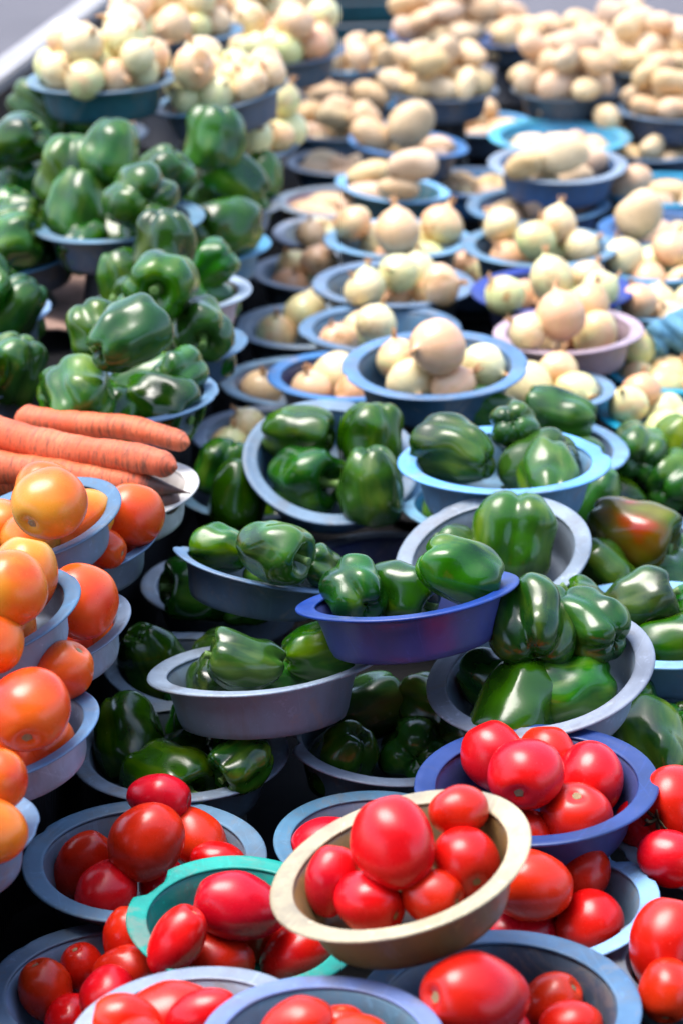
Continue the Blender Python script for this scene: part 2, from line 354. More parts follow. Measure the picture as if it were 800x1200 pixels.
def make_potato(seed, el, fl):
    rg = random.Random(seed); j = [rg.uniform(0, 6.28) for _ in range(6)]; bend = rg.uniform(-.18, .18)
    t = np.linspace(.03, math.pi - .03, 24); prof = [(math.sin(a) ** .9, math.cos(a)) for a in t]
    def fx(th, u, rho, z):
        r = rho * .5 * (1 + .05 * np.cos(2 * th + j[0] + z) + .05 * np.cos(th + j[1] + 3 * z) + .03 * np.cos(3 * th + j[2] - 4 * z) + .05 * math.sin(3 * z + j[3]))
        zz = np.full_like(th, z * .5 * el); return r * np.cos(th) + bend * zz * zz, r * np.sin(th) * fl, zz
    V, Fc = sph_rows(prof, 28, fx); return mesh('potato', V, Fc, M_POT)
POT = [make_potato(41, 1.4, .85), make_potato(42, 1.6, .8), make_potato(43, 1.25, .9), make_potato(44, 1.75, .85), make_potato(45, 1.5, .78), make_potato(46, 1.35, .88)]

KIND = {'P': ('bell_pepper', 'green bell pepper', 'pepper'), 'T': ('tomato', 'red tomato', 'tomato'), 'O': ('tomato', 'orange tomato', 'tomato'), 'X': ('tomato', 'orange-red tomato', 'tomato'),
        'N': ('onion', 'pale onion', 'onion'), 'Q': ('potato', 'pale tan potato', 'potato')}
def z_to(d, spin):
    return Vector((0, 0, 1)).rotation_difference(d) @ Quaternion((0, 0, 1), spin)
def place_veg(kind, loc, dia, axis, spin, var, label, group, special=None):
    nm, desc, cat = KIND[kind]; q = z_to(axis, spin)
    if kind == 'Q':
        o = obj(nm, POT[var % len(POT)], None, loc, q, (dia,) * 3); tag(o, label, cat, group); return o
    r = obj(nm, None, None, loc, q, (dia,) * 3); r.empty_display_size = .02; tag(r, label, cat, group)
    if kind == 'P':
        b, s, cx_ = {'blush': PEP_BLUSH, 'yellow': PEP_YEL}.get(special, PEP[var % len(PEP)])
        obj('pepper_body', b, r); st = obj('stem', s, r); obj('calyx', cx_, st)
    elif kind in 'TOX':
        b, sc, ca, sk_ = TOM[{'T': 'red', 'O': 'or', 'X': 'orr'}[kind]][var % 5]
        obj('tomato_body', b, r)
        if special == 'calyx': obj('stalk', sk_, obj('calyx', ca, r))
        else: obj('stem_scar', sc, r)
    elif kind == 'N':
        b, nk, rt = ONI[var % len(ONI)]
        obj('onion_body', b, r); obj('dry_neck', nk, r); obj('root_end', rt, r)
    return r

# ------------------------------------------------------------------ bowls
DEPTH = .46
def make_bowl(D, seed, warp=.012, notches=(), n=72, chips=True):
    rg = random.Random(seed); Rb = D / 2; p1, p2, p3 = [rg.uniform(0, 6.28) for _ in range(3)]
    th = np.linspace(0, 2 * math.pi, n, endpoint=False); ov = rg.uniform(0, .018)
    notches = list(notches)
    for _ in range(rg.choice([0, 1, 1, 2]) if chips else 0): notches.append((rg.uniform(0, 360), rg.uniform(2.5, 5), rg.uniform(.12, .45)))
    def ring(r, z, flange=0.0):
        rr = np.full(n, r)
        if flange:
            k = np.ones(n)
            for (a, wd, dp) in notches:
                dd = np.abs((th - R(a) + math.pi) % (2 * math.pi) - math.pi)
                jag = np.array([rg.uniform(.75, 1.1) for _ in range(n)])
                k = np.minimum(k, np.where(dd < R(wd), 1 - dp * np.minimum(1, (R(wd) - dd) / R(6)) * jag, 1))
            k = np.clip(k, .04, 1); rr = .835 + (r - .835) * (1 - flange + flange * k)
        wv = max(0, r - .6) / .4 * warp * (np.cos(2 * th + p1) + .45 * np.cos(3 * th + p2))
        sq = 1 + ov * np.cos(2 * th + p3) * (r ** 2)
        return np.stack([rr * sq * np.cos(th), rr * sq * np.sin(th), np.full(n, z + DEPTH) + wv], 1) * Rb
    f = -DEPTH
    inner = [(.03, f + .022), (.4, f + .022), (.655, f + .024), (.70, f + .045), (.722, f + .09), (.748, f + .2), (.778, f + .32), (.815, -.05), (.845, -.012)]
    outer = [(.868, -.022), (.838, -.07), (.803, f + .31), (.773, f + .19), (.747, f + .08), (.72, f + .02), (.69, f + .003), (.64, f), (.61, f + .008), (.03, f + .008)]
    V, Fc = lathe([ring(r, z) for r, z in inner + outer], n)
    k = len(inner + outer); Fc.append(tuple(range(n - 1, -1, -1))); Fc.append(tuple(range((k - 1) * n, k * n)))
    fl = [(.822, -.004, 0), (.835, .006, 0), (.86, .004, 1), (.93, .012, 1), (.982, .017, 1), (.997, .010, 1), (1.0, -.003, 1), (.99, -.012, 1), (.93, -.008, 1), (.86, -.016, 1), (.83, -.02, 0)]
    return (V, Fc), lathe([ring(r, z, fg) for r, z, fg in fl], n, True)

ZMAP = {'T1': 0.5, 'T2': 0.52, 'T3': 0.479, 'T4': 0.558, 'T5': 0.585, 'T6': 0.55, 'T7': 0.64, 'T8': 0.578, 'T9': 0.518, 'T10': 0.5, 'T11': 0.52, 'T12': 0.512, 'G1': 0.503, 'G2': 0.5, 'G3': 0.585, 'G4': 0.67, 'G5': 0.625, 'G6': 0.6, 'G7': 0.6, 'G8': 0.57, 'G9': 0.63, 'G9b': 0.55, 'G9c': 0.536, 'G10': 0.5, 'G11': 0.499, 'G12': 0.5, 'G13': 0.5, 'G14': 0.561, 'G15': 0.5, 'G16': 0.485, 'L1': 0.68, 'L2': 0.66, 'L3': 0.66, 'L4': 0.72, 'L5': 0.62, 'L6': 0.64, 'LA': 0.654, 'LB': 0.66, 'LC': 0.658, 'LD': 0.68, 'LE': 0.696, 'C': 0.652, 'O1': 0.718, 'O2': 0.653, 'O3': 0.713, 'O4': 0.638, 'O5': 0.637, 'O6': 0.617, 'N1': 0.82, 'N2': 0.78, 'N3': 0.66, 'N4': 0.7, 'N5': 0.78, 'N6': 0.66, 'M1': 0.62, 'M2': 0.557, 'M3': 0.554, 'M4': 0.553, 'M5': 0.57, 'M6': 0.57, 'M7': 0.57, 'M8': 0.573, 'M9': 0.58, 'M10': 0.55, 'M11': 0.6, 'M12': 0.535, 'M13': 0.576, 'A1': 0.49, 'A2': 0.49, 'A3': 0.548, 'A4': 0.49, 'A5': 0.49, 'A6': 0.492, 'K1': 0.491, 'K2': 0.496, 'K3': 0.49, 'K4': 0.49, 'R1': 0.516, 'R2': 0.522, 'R3': 0.542, 'R4': 0.545, 'R5': 0.54, 'R6': 0.54, 'R7': 0.533, 'R8': 0.64, 'H1': 0.62, 'H2': 0.62, 'H3': 0.62, 'H4': 0.56, 'H5': 0.52, 'H6': 0.5, 'N7': 0.72, 'H7': 0.58, 'H8': 0.56, 'H9': 0.5, 'R9': 0.6, 'G17': 0.49}
# key: cx, cy, width (photo pixels of its rim), tilt to viewer, roll, basin colour, rim colour, notches, warp, short reference, rest of its label
BOWLS = {
'T1': (170,1006,286,0,0,'steel','greyblue',(),.01,'pale-rimmed grey bowl of plum tomatoes','below the orange tomato stack'),
'T2': (286,1082,272,4,6,'teal','teal',((150,14,.8),),.02,'teal green bowl of plum tomatoes','with a chipped rim'),
'T3': (128,1155,292,0,-4,'greyblue','greyblue',(),.01,'dull grey-blue bowl','tucked under the teal bowl, red tomatoes inside'),
'T4': (225,1212,290,0,-3,'lav','lav',(),.008,'lavender-grey bowl in front of the teal bowl','holding red tomatoes'),
'T5': (378,1222,290,0,0,'greyblue','blue',(),.008,'steel-blue bowl before the tan bowl','holding red tomatoes'),
'T6': (585,1178,332,0,0,'slate','greyblue',(),.006,'wide slate-blue bowl','with a broad flat rim and one huge tomato'),
'T7': (468,1013,312,2,-16,'tan','cream',(),.01,'tan bowl with a cream rim','tilted on others, heaped with red tomatoes'),
'T8': (628,918,284,2,-3,'royal','royal',(),.008,'royal blue bowl of tomatoes','with a glossy rim, behind the tan bowl'),
'T9': (636,1060,272,0,-6,'greyblue','sky',((42,7,.9),(100,5,.6),(15,4,.4)),.02,'light blue bowl with a cracked rim','full of red tomatoes'),
'T10': (440,985,240,0,0,'steel','greyblue',(),.01,'blue-grey bowl behind the tan bowl','mostly hidden under it'),
'T11': (845,985,250,0,0,'steel','lav',(),.01,'grey bowl beside the royal blue bowl','with stalked red tomatoes'),
'T12': (845,1130,270,0,0,'steel','steel',(),.01,'grey bowl beside the cracked light blue bowl','with red tomatoes'),
'G1': (211,880,258,0,0,'steel','lav',(),.01,'grey pepper bowl under the oval grey bowl','in deep shade, dark peppers inside'),
'G2': (450,868,235,-2,4,'steel','lav',((190,12,.9),),.02,'broken-rimmed grey bowl of dark peppers','behind the tan bowl'),
'G3': (306,785,268,-14,-3,'steel','lav',(),.045,'warped oval grey bowl','with a flared lip and four peppers'),
'G4': (477,698,264,-13,-8,'royal','royal',(),.012,'royal blue bowl of peppers','propped across other pepper bowls'),
'G5': (303,664,204,-12,10,'slate','greyblue',((165,9,.5),),.06,'bent dark slate bowl','with one corner sticking up, peppers inside'),
'G6': (577,650,234,14,-12,'lav','lav',(),.01,'steeply tilted lavender bowl','holding one upright pepper'),
'G7': (632,786,270,8,-12,'lav','lav',(),.008,'lavender-grey bowl of four big peppers','tilted, a pepper perched on top'),
'G8': (388,540,208,24,5,'greyblue','greyblue',(),.01,'round blue-grey bowl of four peppers','tipped towards the viewer'),
'G9': (590,540,248,-2,-1,'lightblue','sky',((12,5,.6),),.012,'light blue bowl of peppers','with a split rim, stacked on another'),
'G9b': (628,520,220,0,4,'greyblue','lightblue',(),.01,'blue bowl behind the split light blue bowl','with peppers'),
'G9c': (565,590,195,0,0,'lightblue','sky',(),.01,'light blue bowl under the split light blue bowl',''),
'G10': (270,685,210,0,0,'steel','lav',(),.012,'shaded grey bowl under the bent slate bowl','with dark peppers'),
'G11': (228,785,216,0,4,'steel','lav',(),.015,'shaded grey bowl left of the oval bowl','with a dark pepper'),
'G12': (300,575,185,0,0,'slate','greyblue',(),.01,'dark bowl beside the carrots','with shaded peppers'),
'G13': (760,655,230,0,-5,'slate','greyblue',(),.01,'dark bowl with a reddening pepper',''),
'G14': (775,730,250,0,0,'greyblue','sky',(),.01,'pale blue bowl beside the four-pepper bowl','with long peppers'),
'G15': (780,860,220,0,0,'greyblue','greyblue',(),.01,'grey-blue bowl behind the royal blue tomato bowl','with peppers'),
'G16': (745,575,230,0,0,'slate','greyblue',(),.01,'dark bowl behind the reddening pepper','heaped with peppers'),
'L1': (158,465,198,0,-4,'steel','greyblue',(),.01,'grey bowl of heaped peppers behind the carrots',''),
'L2': (205,405,172,0,-4,'slate','greyblue',(),.01,'slate bowl behind the carrot-side pepper heap','with glossy peppers'),
'L3': (205,345,180,0,-4,'mauve','lav',(),.01,'mauve-grey bowl','in the tall pepper pile'),
'L4': (140,258,202,0,-3,'slate','greyblue',(),.008,'wide dark grey bowl','heaped high with peppers below the onions'),
'L5': (235,290,165,0,-4,'greyblue','lightblue',(),.01,'blue-rimmed pepper bowl','next to the wide dark grey bowl'),
'L6': (262,238,140,0,0,'steel','steel',(),.01,'small grey pepper bowl','just in front of the tilted onion heap'),
'LA': (20,302,160,0,-10,'slate','lightblue',(),.01,'blue bowl of peppers above the cardboard',''),
'LB': (-20,375,165,0,-10,'steel','sky',(),.01,'pale blue-rimmed bowl of peppers by the cardboard',''),
'LC': (-35,450,175,0,-10,'steel','greyblue',(),.01,'grey bowl of peppers beside the carrots','past the stall edge'),
'LD': (20,232,150,0,0,'steel','greyblue',(),.01,'grey bowl of peppers by the side board',''),
'LE': (75,165,130,0,0,'slate','greyblue',(),.01,'slate bowl of peppers in front of the onion heap',''),
'C': (140,578,190,2,-8,'white','white',(),.008,'white enamel bowl','full of carrots'),
'O1': (40,612,215,4,-14,'steel','greyblue',(),.006,'grey bowl of yellow-orange tomatoes by the carrots',''),
'O2': (90,640,195,0,-10,'steel','greyblue',(),.006,'grey-blue bowl of tomatoes under the carrot bowl',''),
'O3': (-15,725,228,4,-16,'lav','greyblue',(),.006,'lavender bowl of yellow-orange tomatoes','atop the tomato stack'),
'O4': (55,742,206,2,-14,'lav','lav',(),.006,'pinkish grey bowl with one big orange-red tomato',''),
'O5': (10,862,222,2,-14,'lav','greyblue',(),.006,'pinkish grey bowl with a blemished orange-red tomato',''),
'O6': (-70,985,236,0,-10,'greyblue','greyblue',(),.006,'blue-grey bowl of orange tomatoes','lowest in the tomato stack'),
'N1': (120,92,176,0,-1,'darkteal','greyblue',(),.006,'dark teal bowl of heaped white onions',''),
'N2': (258,112,166,0,-12,'slate','greyblue',(),.006,'tilted slate bowl of heaped white onions',''),
'N3': (280,170,140,0,0,'slate','greyblue',(),.01,'dark bowl of yellow onions under the tilted slate bowl',''),
'N4': (330,62,150,0,-4,'slate','slate',(),.01,'dark bowl of pinkish onions behind the tilted slate bowl',''),
'N5': (205,35,160,0,0,'slate','greyblue',(),.01,'dark bowl of onions behind the dark teal bowl',''),
'N7': (300,12,140,0,0,'slate','slate',(),.01,'dark bowl with the rearmost onion heap',''),
'N6': (105,155,140,0,0,'slate','slate',(),.01,'dark bowl of onions under the dark teal bowl',''),
'M1': (509,428,216,4,-1,'slate','greyblue',(),.006,'round slate-blue bowl of five onions',''),
'M2': (461,333,190,0,0,'steel','greyblue',(),.008,'grey-blue bowl of eight onions',''),
'M3': (466,280,172,0,0,'greyblue','lightblue',(),.008,'light blue bowl of greenish onions',''),
'M4': (445,385,190,0,0,'greyblue','greyblue',(),.008,'blue-grey bowl with few onions','between two fuller onion bowls'),
'M5': (478,168,142,0,4,'slate','blue',(),.008,'tilted dark bowl of four potatoes',''),
'M6': (460,220,134,0,6,'darkteal','lightblue',(),.008,'dark teal bowl of four potatoes',''),
'M7': (646,340,190,0,-2,'navy','royal',(),.008,'deep navy bowl of onions',''),
'M8': (632,288,184,0,0,'slate','greyblue',(),.008,'slate bowl of onions behind the navy bowl',''),
'M9': (665,388,178,0,-3,'mauve','mauve',(),.008,'mauve-rimmed bowl of onions',''),
'M10': (640,455,160,0,0,'greyblue','greyblue',(),.008,'blue-grey onion bowl under the mauve-rimmed bowl',''),
'M11': (653,192,164,2,0,'blue','lav',(),.008,'periwinkle bowl with one large potato on top',''),
'M12': (630,240,170,0,-2,'blue','greyblue',(),.008,'dusty blue bowl of potatoes and onions',''),
'M13': (655,160,170,0,0,'cyan','cyan',(),.008,'bright blue bowl of potatoes',''),
'A1': (375,318,165,0,0,'lav','lav',(),.008,'lavender bowl of onions under the eight-onion bowl',''),
'A2': (362,382,175,0,0,'lav','lav',(),.008,'lavender bowl with two greenish onions',''),
'A3': (405,440,185,0,0,'navy','blue',(),.008,'navy blue bowl with sprouting onions',''),
'A4': (350,447,185,0,0,'steel','greyblue',(),.008,'grey bowl of greenish onions under the navy bowl',''),
'A5': (320,508,190,0,0,'lav','lav',(),.008,'pale lavender bowl beside the four-pepper blue-grey bowl',''),
'A6': (395,272,150,0,0,'lav','lav',(),.008,'lavender bowl with a brown onion',''),
'K1': (395,236,145,0,0,'mauve','lav',(),.008,'pinkish bowl of potatoes',''),
'K2': (400,190,130,0,0,'slate','lav',(),.008,'grey bowl of potatoes behind the pinkish bowl',''),
'K3': (560,213,140,0,0,'lightblue','sky',(),.008,'pale blue bowl of potatoes between larger bowls',''),
'K4': (555,315,160,0,0,'slate','greyblue',(),.008,'dark bowl between the onion bowls',''),
'R1': (785,485,170,0,0,'cyan','cyan',(),.008,'bright cyan bowl of onions',''),
'R2': (790,432,175,0,0,'darkteal','cyan',(),.008,'dark teal onion bowl under the blue cloth',''),
'R3': (790,352,165,0,-4,'darkteal','lightblue',(),.008,'dark bowl of onions that the blue cloth hangs from',''),
'R4': (785,308,165,0,-4,'darkteal','lightblue',(),.008,'dark green-blue bowl of white onions',''),
'R5': (780,268,160,0,0,'blue','blue',(),.008,'blue bowl with a big brown potato',''),
'R6': (785,222,160,0,0,'cyan','cyan',(),.008,'cyan-rimmed bowl of potatoes',''),
'R7': (765,172,150,0,0,'slate','greyblue',(),.008,'dark bowl with a tall potato heap beside the cyan-rimmed bowl',''),
'R8': (770,78,132,0,0,'slate','greyblue',(),.008,'dark bowl with the rearmost potato heap',''),
'H1': (517,105,134,0,0,'slate','slate',(),.006,'dark grey bowl with a high potato heap','behind the tilted dark bowl'),
'H2': (663,105,130,0,0,'slate','slate',(),.006,'charcoal bowl with a high potato heap','behind the bright blue bowl'),
'H3': (515,42,122,0,0,'slate','blue',(),.006,'dark bowl of potatoes beside the teal crate',''),
'H4': (405,75,110,0,0,'blue','lightblue',(),.006,'blue bowl of potatoes in front of the teal crate',''),
'H5': (395,150,130,0,0,'greyblue','greyblue',(),.006,'grey-blue bowl of loose brown potatoes',''),
'H6': (560,145,130,0,0,'greyblue','lightblue',(),.006,'pale bowl of potatoes between the two high heaps',''),
'H7': (722,48,118,0,0,'slate','slate',(),.006,'dark bowl of potatoes behind the charcoal bowl',''),
'H8': (606,45,116,0,0,'slate','blue',(),.006,'dark bowl of potatoes between the rearmost heaps',''),
'H9': (412,118,112,0,0,'greyblue','lightblue',(),.006,'pale blue bowl of potatoes beside the dark grey heap',''),
'R9': (790,128,140,0,0,'slate','greyblue',(),.006,'dark bowl of potatoes behind the tall potato heap',''),
'G17': (450,662,200,0,0,'navy','slate',(),.01,'dark navy bowl under the royal blue pepper bowl','in deep shade'),
}
# vegetables seen one by one: kind, x, y, cross size (photo pixels), layer in the heap, stem direction (right, up, to viewer), mesh variant, special
ITEMS = {
'T1': ('T',[(187,934,58,2,(1,-.1,.2),2),(172,985,82,1,(-.5,-.7,-.2),1),(97,1012,58,0,(.6,.8,0),4),(125,1046,72,0,(-.3,-.5,.6),1),(232,983,62,0,(.5,-.6,.2),2),(257,1007,50,0,(1,-.3,0),2),(190,1034,56,0,(0,-1,.2),1)],0),
'T2': ('T',[(280,1062,82,1,(-1,.25,.1),2),(207,1102,62,0,(.5,.8,.1),4),(255,1125,66,0,(-1,0,.2),2),(348,1117,68,0,(.9,.4,.2),2),(305,1090,64,0,(0,1,0),1)],0),
'T3': ('T',[(148,1098,56,1,(.2,1,0),2),(97,1133,52,0,(-.3,.8,.3),1),(150,1137,56,1,(1,.1,.1),4),(127,1166,64,1,(-.2,-.7,.6),1),(52,1166,64,0,(-.3,.8,.2),1),(76,1190,58,0,(0,-.3,.9),1)],0),
'T4': ('T',[(152,1196,62,1,(-1,.2,.1),2),(232,1191,60,1,(.9,.3,.1),4)],3),
'T5': ('T',[(350,1203,68,1,(1,.2,0),2),(400,1215,64,0,(0,1,0),1)],2),
'T6': ('T',[(558,1168,106,1,(-.75,.1,.55),2),(646,1174,66,0,(.4,.3,.2),1),(668,1205,66,0,(1,0,0),1),(590,1215,70,0,(0,0,1),1)],0),
'T7': ('T',[(460,987,94,.85,(-.3,.9,-.3),1),(546,1004,80,0,(.3,-.45,.8),0),(386,1032,64,0,(.2,1,0),2),(431,1057,74,0,(.75,-.3,.5),1),(506,1050,64,0,(.8,-.1,.5),1),(541,970,60,0,(1,.2,-.2),1)],0),
'T8': ('T',[(578,886,72,0,(-.4,.8,-.2),1),(615,906,84,1,(-.25,-.45,.8),0),(693,912,82,0,(.05,-.55,.8),0),(673,957,82,0,(-.05,.75,.6),3),(622,975,54,0,(.1,-.6,.7),0),(640,890,70,0,(0,1,0),1)],0),
'T9': ('T',[(620,1036,86,1,(-1,.15,-.1),1),(676,1032,66,0,(.4,.6,-.3),1),(690,1082,76,0,(-.45,-.75,.5),0,'calyx'),(612,1094,62,0,(-1,0,.1),4),(655,1062,60,0,(0,1,0),1)],0),
'T10': ('T',[],3),
'T11': ('T',[(780,950,84,1,(-.65,-.35,.65),0,'calyx'),(768,1016,64,0,(.9,-.2,.2),1),(806,1010,64,0,(.2,-.5,.6),1),(738,966,56,0,(-.5,.6,.3),1)],3),
'T12': ('T',[(782,1106,94,1,(.2,.9,-.2),1),(765,1172,66,0,(-.1,-.8,.5),1),(808,1170,66,0,(.4,-.3,.7),1)],3),
'G1': ('P',[(155,862,82,0,(.2,-.8,.3),0),(208,893,72,0,(-.85,-.35,.45),2),(285,895,62,0,(-.7,-.5,.4),1),(232,848,66,0,(.3,.5,-.4),3)],1),
'G2': ('P',[(402,887,76,0,(-.3,-.6,-.5),0),(428,838,74,0,(.8,.3,-.2),2),(490,879,76,0,(.1,.1,-1),6),(508,834,68,1,(.7,-.2,.3),1),(548,852,56,0,(.5,.2,.4),3)],0),
'G3': ('P',[(288,777,66,1,(-.9,.2,.1),4),(250,803,62,0,(.1,.55,-.7),1),(342,800,62,0,(-1,.05,.1),5),(370,772,66,0,(1,.2,-.1),2)],0),
'G4': ('P',[(418,692,66,0,(-.3,.4,-.6),3),(468,694,68,0,(.85,-.4,.35),0),(538,668,74,1,(.9,-.45,-.1),5)],0),
'G5': ('P',[(325,652,72,1,(.85,-.25,.5),0),(258,642,54,0,(-1,.1,-.2),2),(370,664,52,0,(.4,-.3,-.8),6)],1),
'G6': ('P',[(592,645,90,0,(-.1,-.9,-.1),6),(545,655,64,0,(-.6,.5,-.2),0),(585,670,50,0,(0,0,1),3)],0),
'G7': ('P',[(622,734,94,1,(-.05,.75,-.65),6),(692,757,78,0,(-.6,.3,-.5),1),(582,800,78,0,(.75,-.5,.4),0),(672,802,78,0,(-.95,-.15,.25),5)],1),
'G8': ('P',[(350,510,66,0,(.95,-.1,.2),2),(432,512,72,0,(.05,.9,.1),1),(358,563,76,0,(.75,-.1,.65),3),(434,569,74,0,(-.05,.85,.25),0)],0),
'G9': ('P',[(535,527,74,0,(-.75,.25,-.5),4),(607,509,54,0,(.2,-.2,-.9),6),(628,537,70,0,(-.75,-.6,-.2),5)],1),
'G9b': ('P',[(655,488,62,0,(-.9,.2,-.2),4),(577,484,52,0,(-.8,.3,0),2)],2),
'G9c': ('P',[],2),
'G10': ('P',[(232,726,76,0,(-.9,.05,.35),5),(290,727,60,0,(.7,.2,.3),1),(222,690,60,0,(.2,.8,0),0)],1),
'G11': ('P',[(178,778,74,0,(.3,-.6,-.4),0),(250,775,60,0,(.5,.5,.2),2)],1),
'G12': ('P',[(262,547,60,1,(.2,.7,.1),1),(268,592,66,0,(-.1,-.9,-.1),0),(328,600,50,0,(.6,-.2,.6),3),(315,555,60,0,(.3,.3,.6),2)],0),
'G13': ('P',[(740,628,84,1,(.9,-.3,.35),2,'blush'),(778,662,66,0,(.6,.1,.6),3),(697,682,64,0,(-.5,.5,-.3),0),(722,668,60,0,(.2,-.6,.4),1)],1),
'G14': ('P',[(750,706,68,1,(.95,.3,.1),0),(788,757,76,0,(1,.15,.1),5),(684,710,56,0,(-.6,.5,.2),3)],1),
'G15': ('P',[(745,828,52,0,(-.2,.7,.2),3),(788,862,70,0,(.1,.85,.25),1),(748,852,54,0,(-.5,-.3,.5),2)],1),
'G16': ('P',[(755,538,64,1,(.05,.3,-.9),6),(715,588,64,0,(-.7,.3,-.3),2),(788,557,66,0,(.5,.2,-.6),3),(668,600,62,0,(-.3,-.8,-.2),0),(792,520,56,1,(.3,.8,.1),5,'yellow')],1),
'L1': ('P',[(150,420,80,2,(.7,.5,-.5),0),(95,465,76,0,(-.2,.5,-.6),1),(188,475,76,0,(.8,-.35,.4),2),(112,385,62,2,(-.4,.8,-.1),3),(205,445,52,1,(.4,.3,-.6),6),(68,462,60,0,(-.8,0,.3),1),(130,480,60,0,(0,-.6,.6),0)],2),
'L2': ('P',[(250,390,66,1,(.15,-.5,.8),3),(208,407,66,0,(-.1,.9,.1),2),(185,345,76,2,(-.1,-.3,.9),1),(165,395,60,0,(-.6,.5,0),0)],4),
'L3': ('P',[(245,322,52,1,(.7,.5,.1),2),(240,352,54,0,(-.8,.3,.3),5),(195,290,68,2,(.05,.85,.2),1),(150,330,60,1,(-.3,.8,.1),0)],4),
'L4': ('P',[(95,240,74,0,(.15,.9,.1),0),(172,237,76,1,(-.3,.1,-.9),6),(130,180,66,2,(-.1,-.9,.1),2),(60,197,76,1,(.1,.85,.2),3),(193,203,62,1,(.6,.6,.2),1),(150,215,60,1,(0,.5,.5),0)],5),
'L5': ('P',[(268,268,64,1,(-.8,-.2,.5),5),(215,290,60,1,(.5,.4,.3),1)],4),
'L6': ('P',[(250,172,68,2,(.05,.9,.1),1),(283,222,60,1,(-.7,.5,.3),5),(315,203,46,1,(.1,.9,0),0),(245,222,50,1,(.2,.7,.4),3)],3),
'LA': ('P',[(10,310,62,1,(.8,.2,.3),2),(42,295,56,0,(.2,.8,.1),3),(5,262,62,1,(.6,.6,.3),5)],5),
'LB': ('P',[(30,362,62,0,(.5,.7,.1),2),(-5,355,62,1,(.2,.5,.6),0)],5),
'LC': ('P',[(15,432,70,0,(.3,.7,.2),1),(-8,450,66,1,(.6,-.2,.5),0)],5),
'LD': ('P',[(15,185,62,2,(.6,.3,.3),4),(20,225,56,1,(.2,.8,.1),3)],6),
'LE': ('P',[(55,138,66,1,(.8,-.4,-.1),0),(122,148,64,1,(.8,.2,-.3),5),(90,165,60,0,(.3,.7,.2),1)],3),
'C': ('P',[],0),
'O1': ('O',[(55,577,72,0,(-.35,-.2,.85),3),(96,616,85,1,(-.45,-.6,.65),0),(8,622,72,0,(-.7,.4,.2),0),(38,628,68,0,(.6,-.2,.3),1)],1),
'O2': ('X',[(156,602,70,1,(.2,.95,-.2),0),(135,650,53,0,(.5,-.5,.3),3),(148,656,47,0,(.8,-.2,.2),0)],2),
'O3': ('O',[(28,675,81,0,(.2,.9,0),1),(42,722,87,1,(-.95,-.25,.25),0),(8,765,76,0,(-.8,.3,.3),0)],3),
'O4': ('X',[(124,708,85,1,(.2,.85,-.3),0),(90,748,57,0,(-.7,.4,.2),1),(108,745,47,0,(.6,-.4,.3),3)],2),
'O5': ('X',[(80,782,70,1,(.5,.6,.2),0),(47,838,95,1,(.05,-.65,.7),0),(8,870,68,0,(-.5,.3,.6),0)],2),
'O6': ('O',[(0,913,68,2,(-.2,-.8,.5),0),(-6,976,76,1,(-.8,.2,.3),1),(-40,950,68,1,(0,.8,.3),0)],3),
'N1': ('N',[],24),'N2': ('N',[],22),'N3': ('N',[(310,168,48,1,(.3,.2,.8),0),(335,150,42,1,(.2,.7,.3),1),(342,118,44,2,(.4,.6,.3),3)],9),'N4': ('N',[],24),'N5': ('N',[],26),'N6': ('N',[],8),'N7': ('N',[],22),
'M1': ('N',[(513,411,66,1,(-.65,-.1,.6),1),(463,424,54,0,(-.2,.9,.2),0),(478,444,58,0,(.3,-.55,.75),2),(533,452,58,0,(.6,.5,.2),3),(567,431,52,0,(.7,-.3,.5),4)],0),
'M2': ('N',[(430,335,44,1,(0,.9,.2),4),(462,345,44,0,(-.3,-.2,.9),0),(507,345,46,0,(.2,.9,.3),1),(407,347,42,0,(-.4,.6,.4),2),(425,352,44,0,(.1,.6,.6),3),(487,318,44,0,(0,1,.1),1),(535,340,50,0,(.8,.1,.3),2),(465,322,46,1,(-.4,.1,.8),0)],0),
'M3': ('N',[(465,270,54,1,(-.1,.95,.1),4),(433,285,52,0,(-.5,.3,.6),1),(510,275,50,0,(.3,.8,.2),0),(425,272,46,0,(-.6,.7,.1),2),(497,285,48,0,(.3,-.2,.8),3)],2),
'M4': ('N',[(440,378,50,1,(.3,.9,.1),0),(395,400,46,0,(-.3,.7,.5),1)],1),
'M5': ('Q',[(480,145,56,1,(.6,.5,.1),2),(437,157,44,0,(-.8,.3,.1),0),(473,174,40,0,(1,.1,.2),1),(510,176,38,0,(.7,.1,.4),4)],1),
'M6': ('Q',[(486,213,50,1,(1,.1,.1),0),(432,212,40,0,(.9,.2,0),1),(432,227,42,0,(1,-.2,.1),3),(482,240,38,0,(.9,-.1,.3),1)],0),
'M7': ('N',[(590,345,48,0,(-.5,.5,.4),1),(645,325,52,1,(-.2,.9,.1),4),(615,350,44,0,(.5,-.2,.7),3),(660,350,46,0,(.1,.8,.5),0),(688,325,44,0,(.4,.8,.2),2),(705,340,44,0,(.7,.5,.2),1)],1),
'M8': ('N',[(593,300,44,0,(-.4,.5,.6),1),(627,280,48,1,(.2,.9,.1),0),(650,298,46,0,(.4,-.2,.8),3),(680,285,46,0,(.7,.5,.2),2),(660,275,44,1,(.1,.9,.2),4),(590,280,44,0,(-.6,.7,.2),2)],1),
'M9': ('N',[(650,372,60,1,(-.2,.95,.2),1),(643,398,48,0,(.3,-.3,.8),0),(690,385,58,0,(.8,-.5,.3),2),(608,395,46,0,(-.7,.5,.3),3),(690,370,48,0,(.3,.8,.2),4)],1),
'M10': ('N',[(615,452,66,0,(-.5,.5,.4),3),(655,435,46,0,(.2,.9,.2),0),(675,458,54,0,(.5,-.2,.8),1)],1),
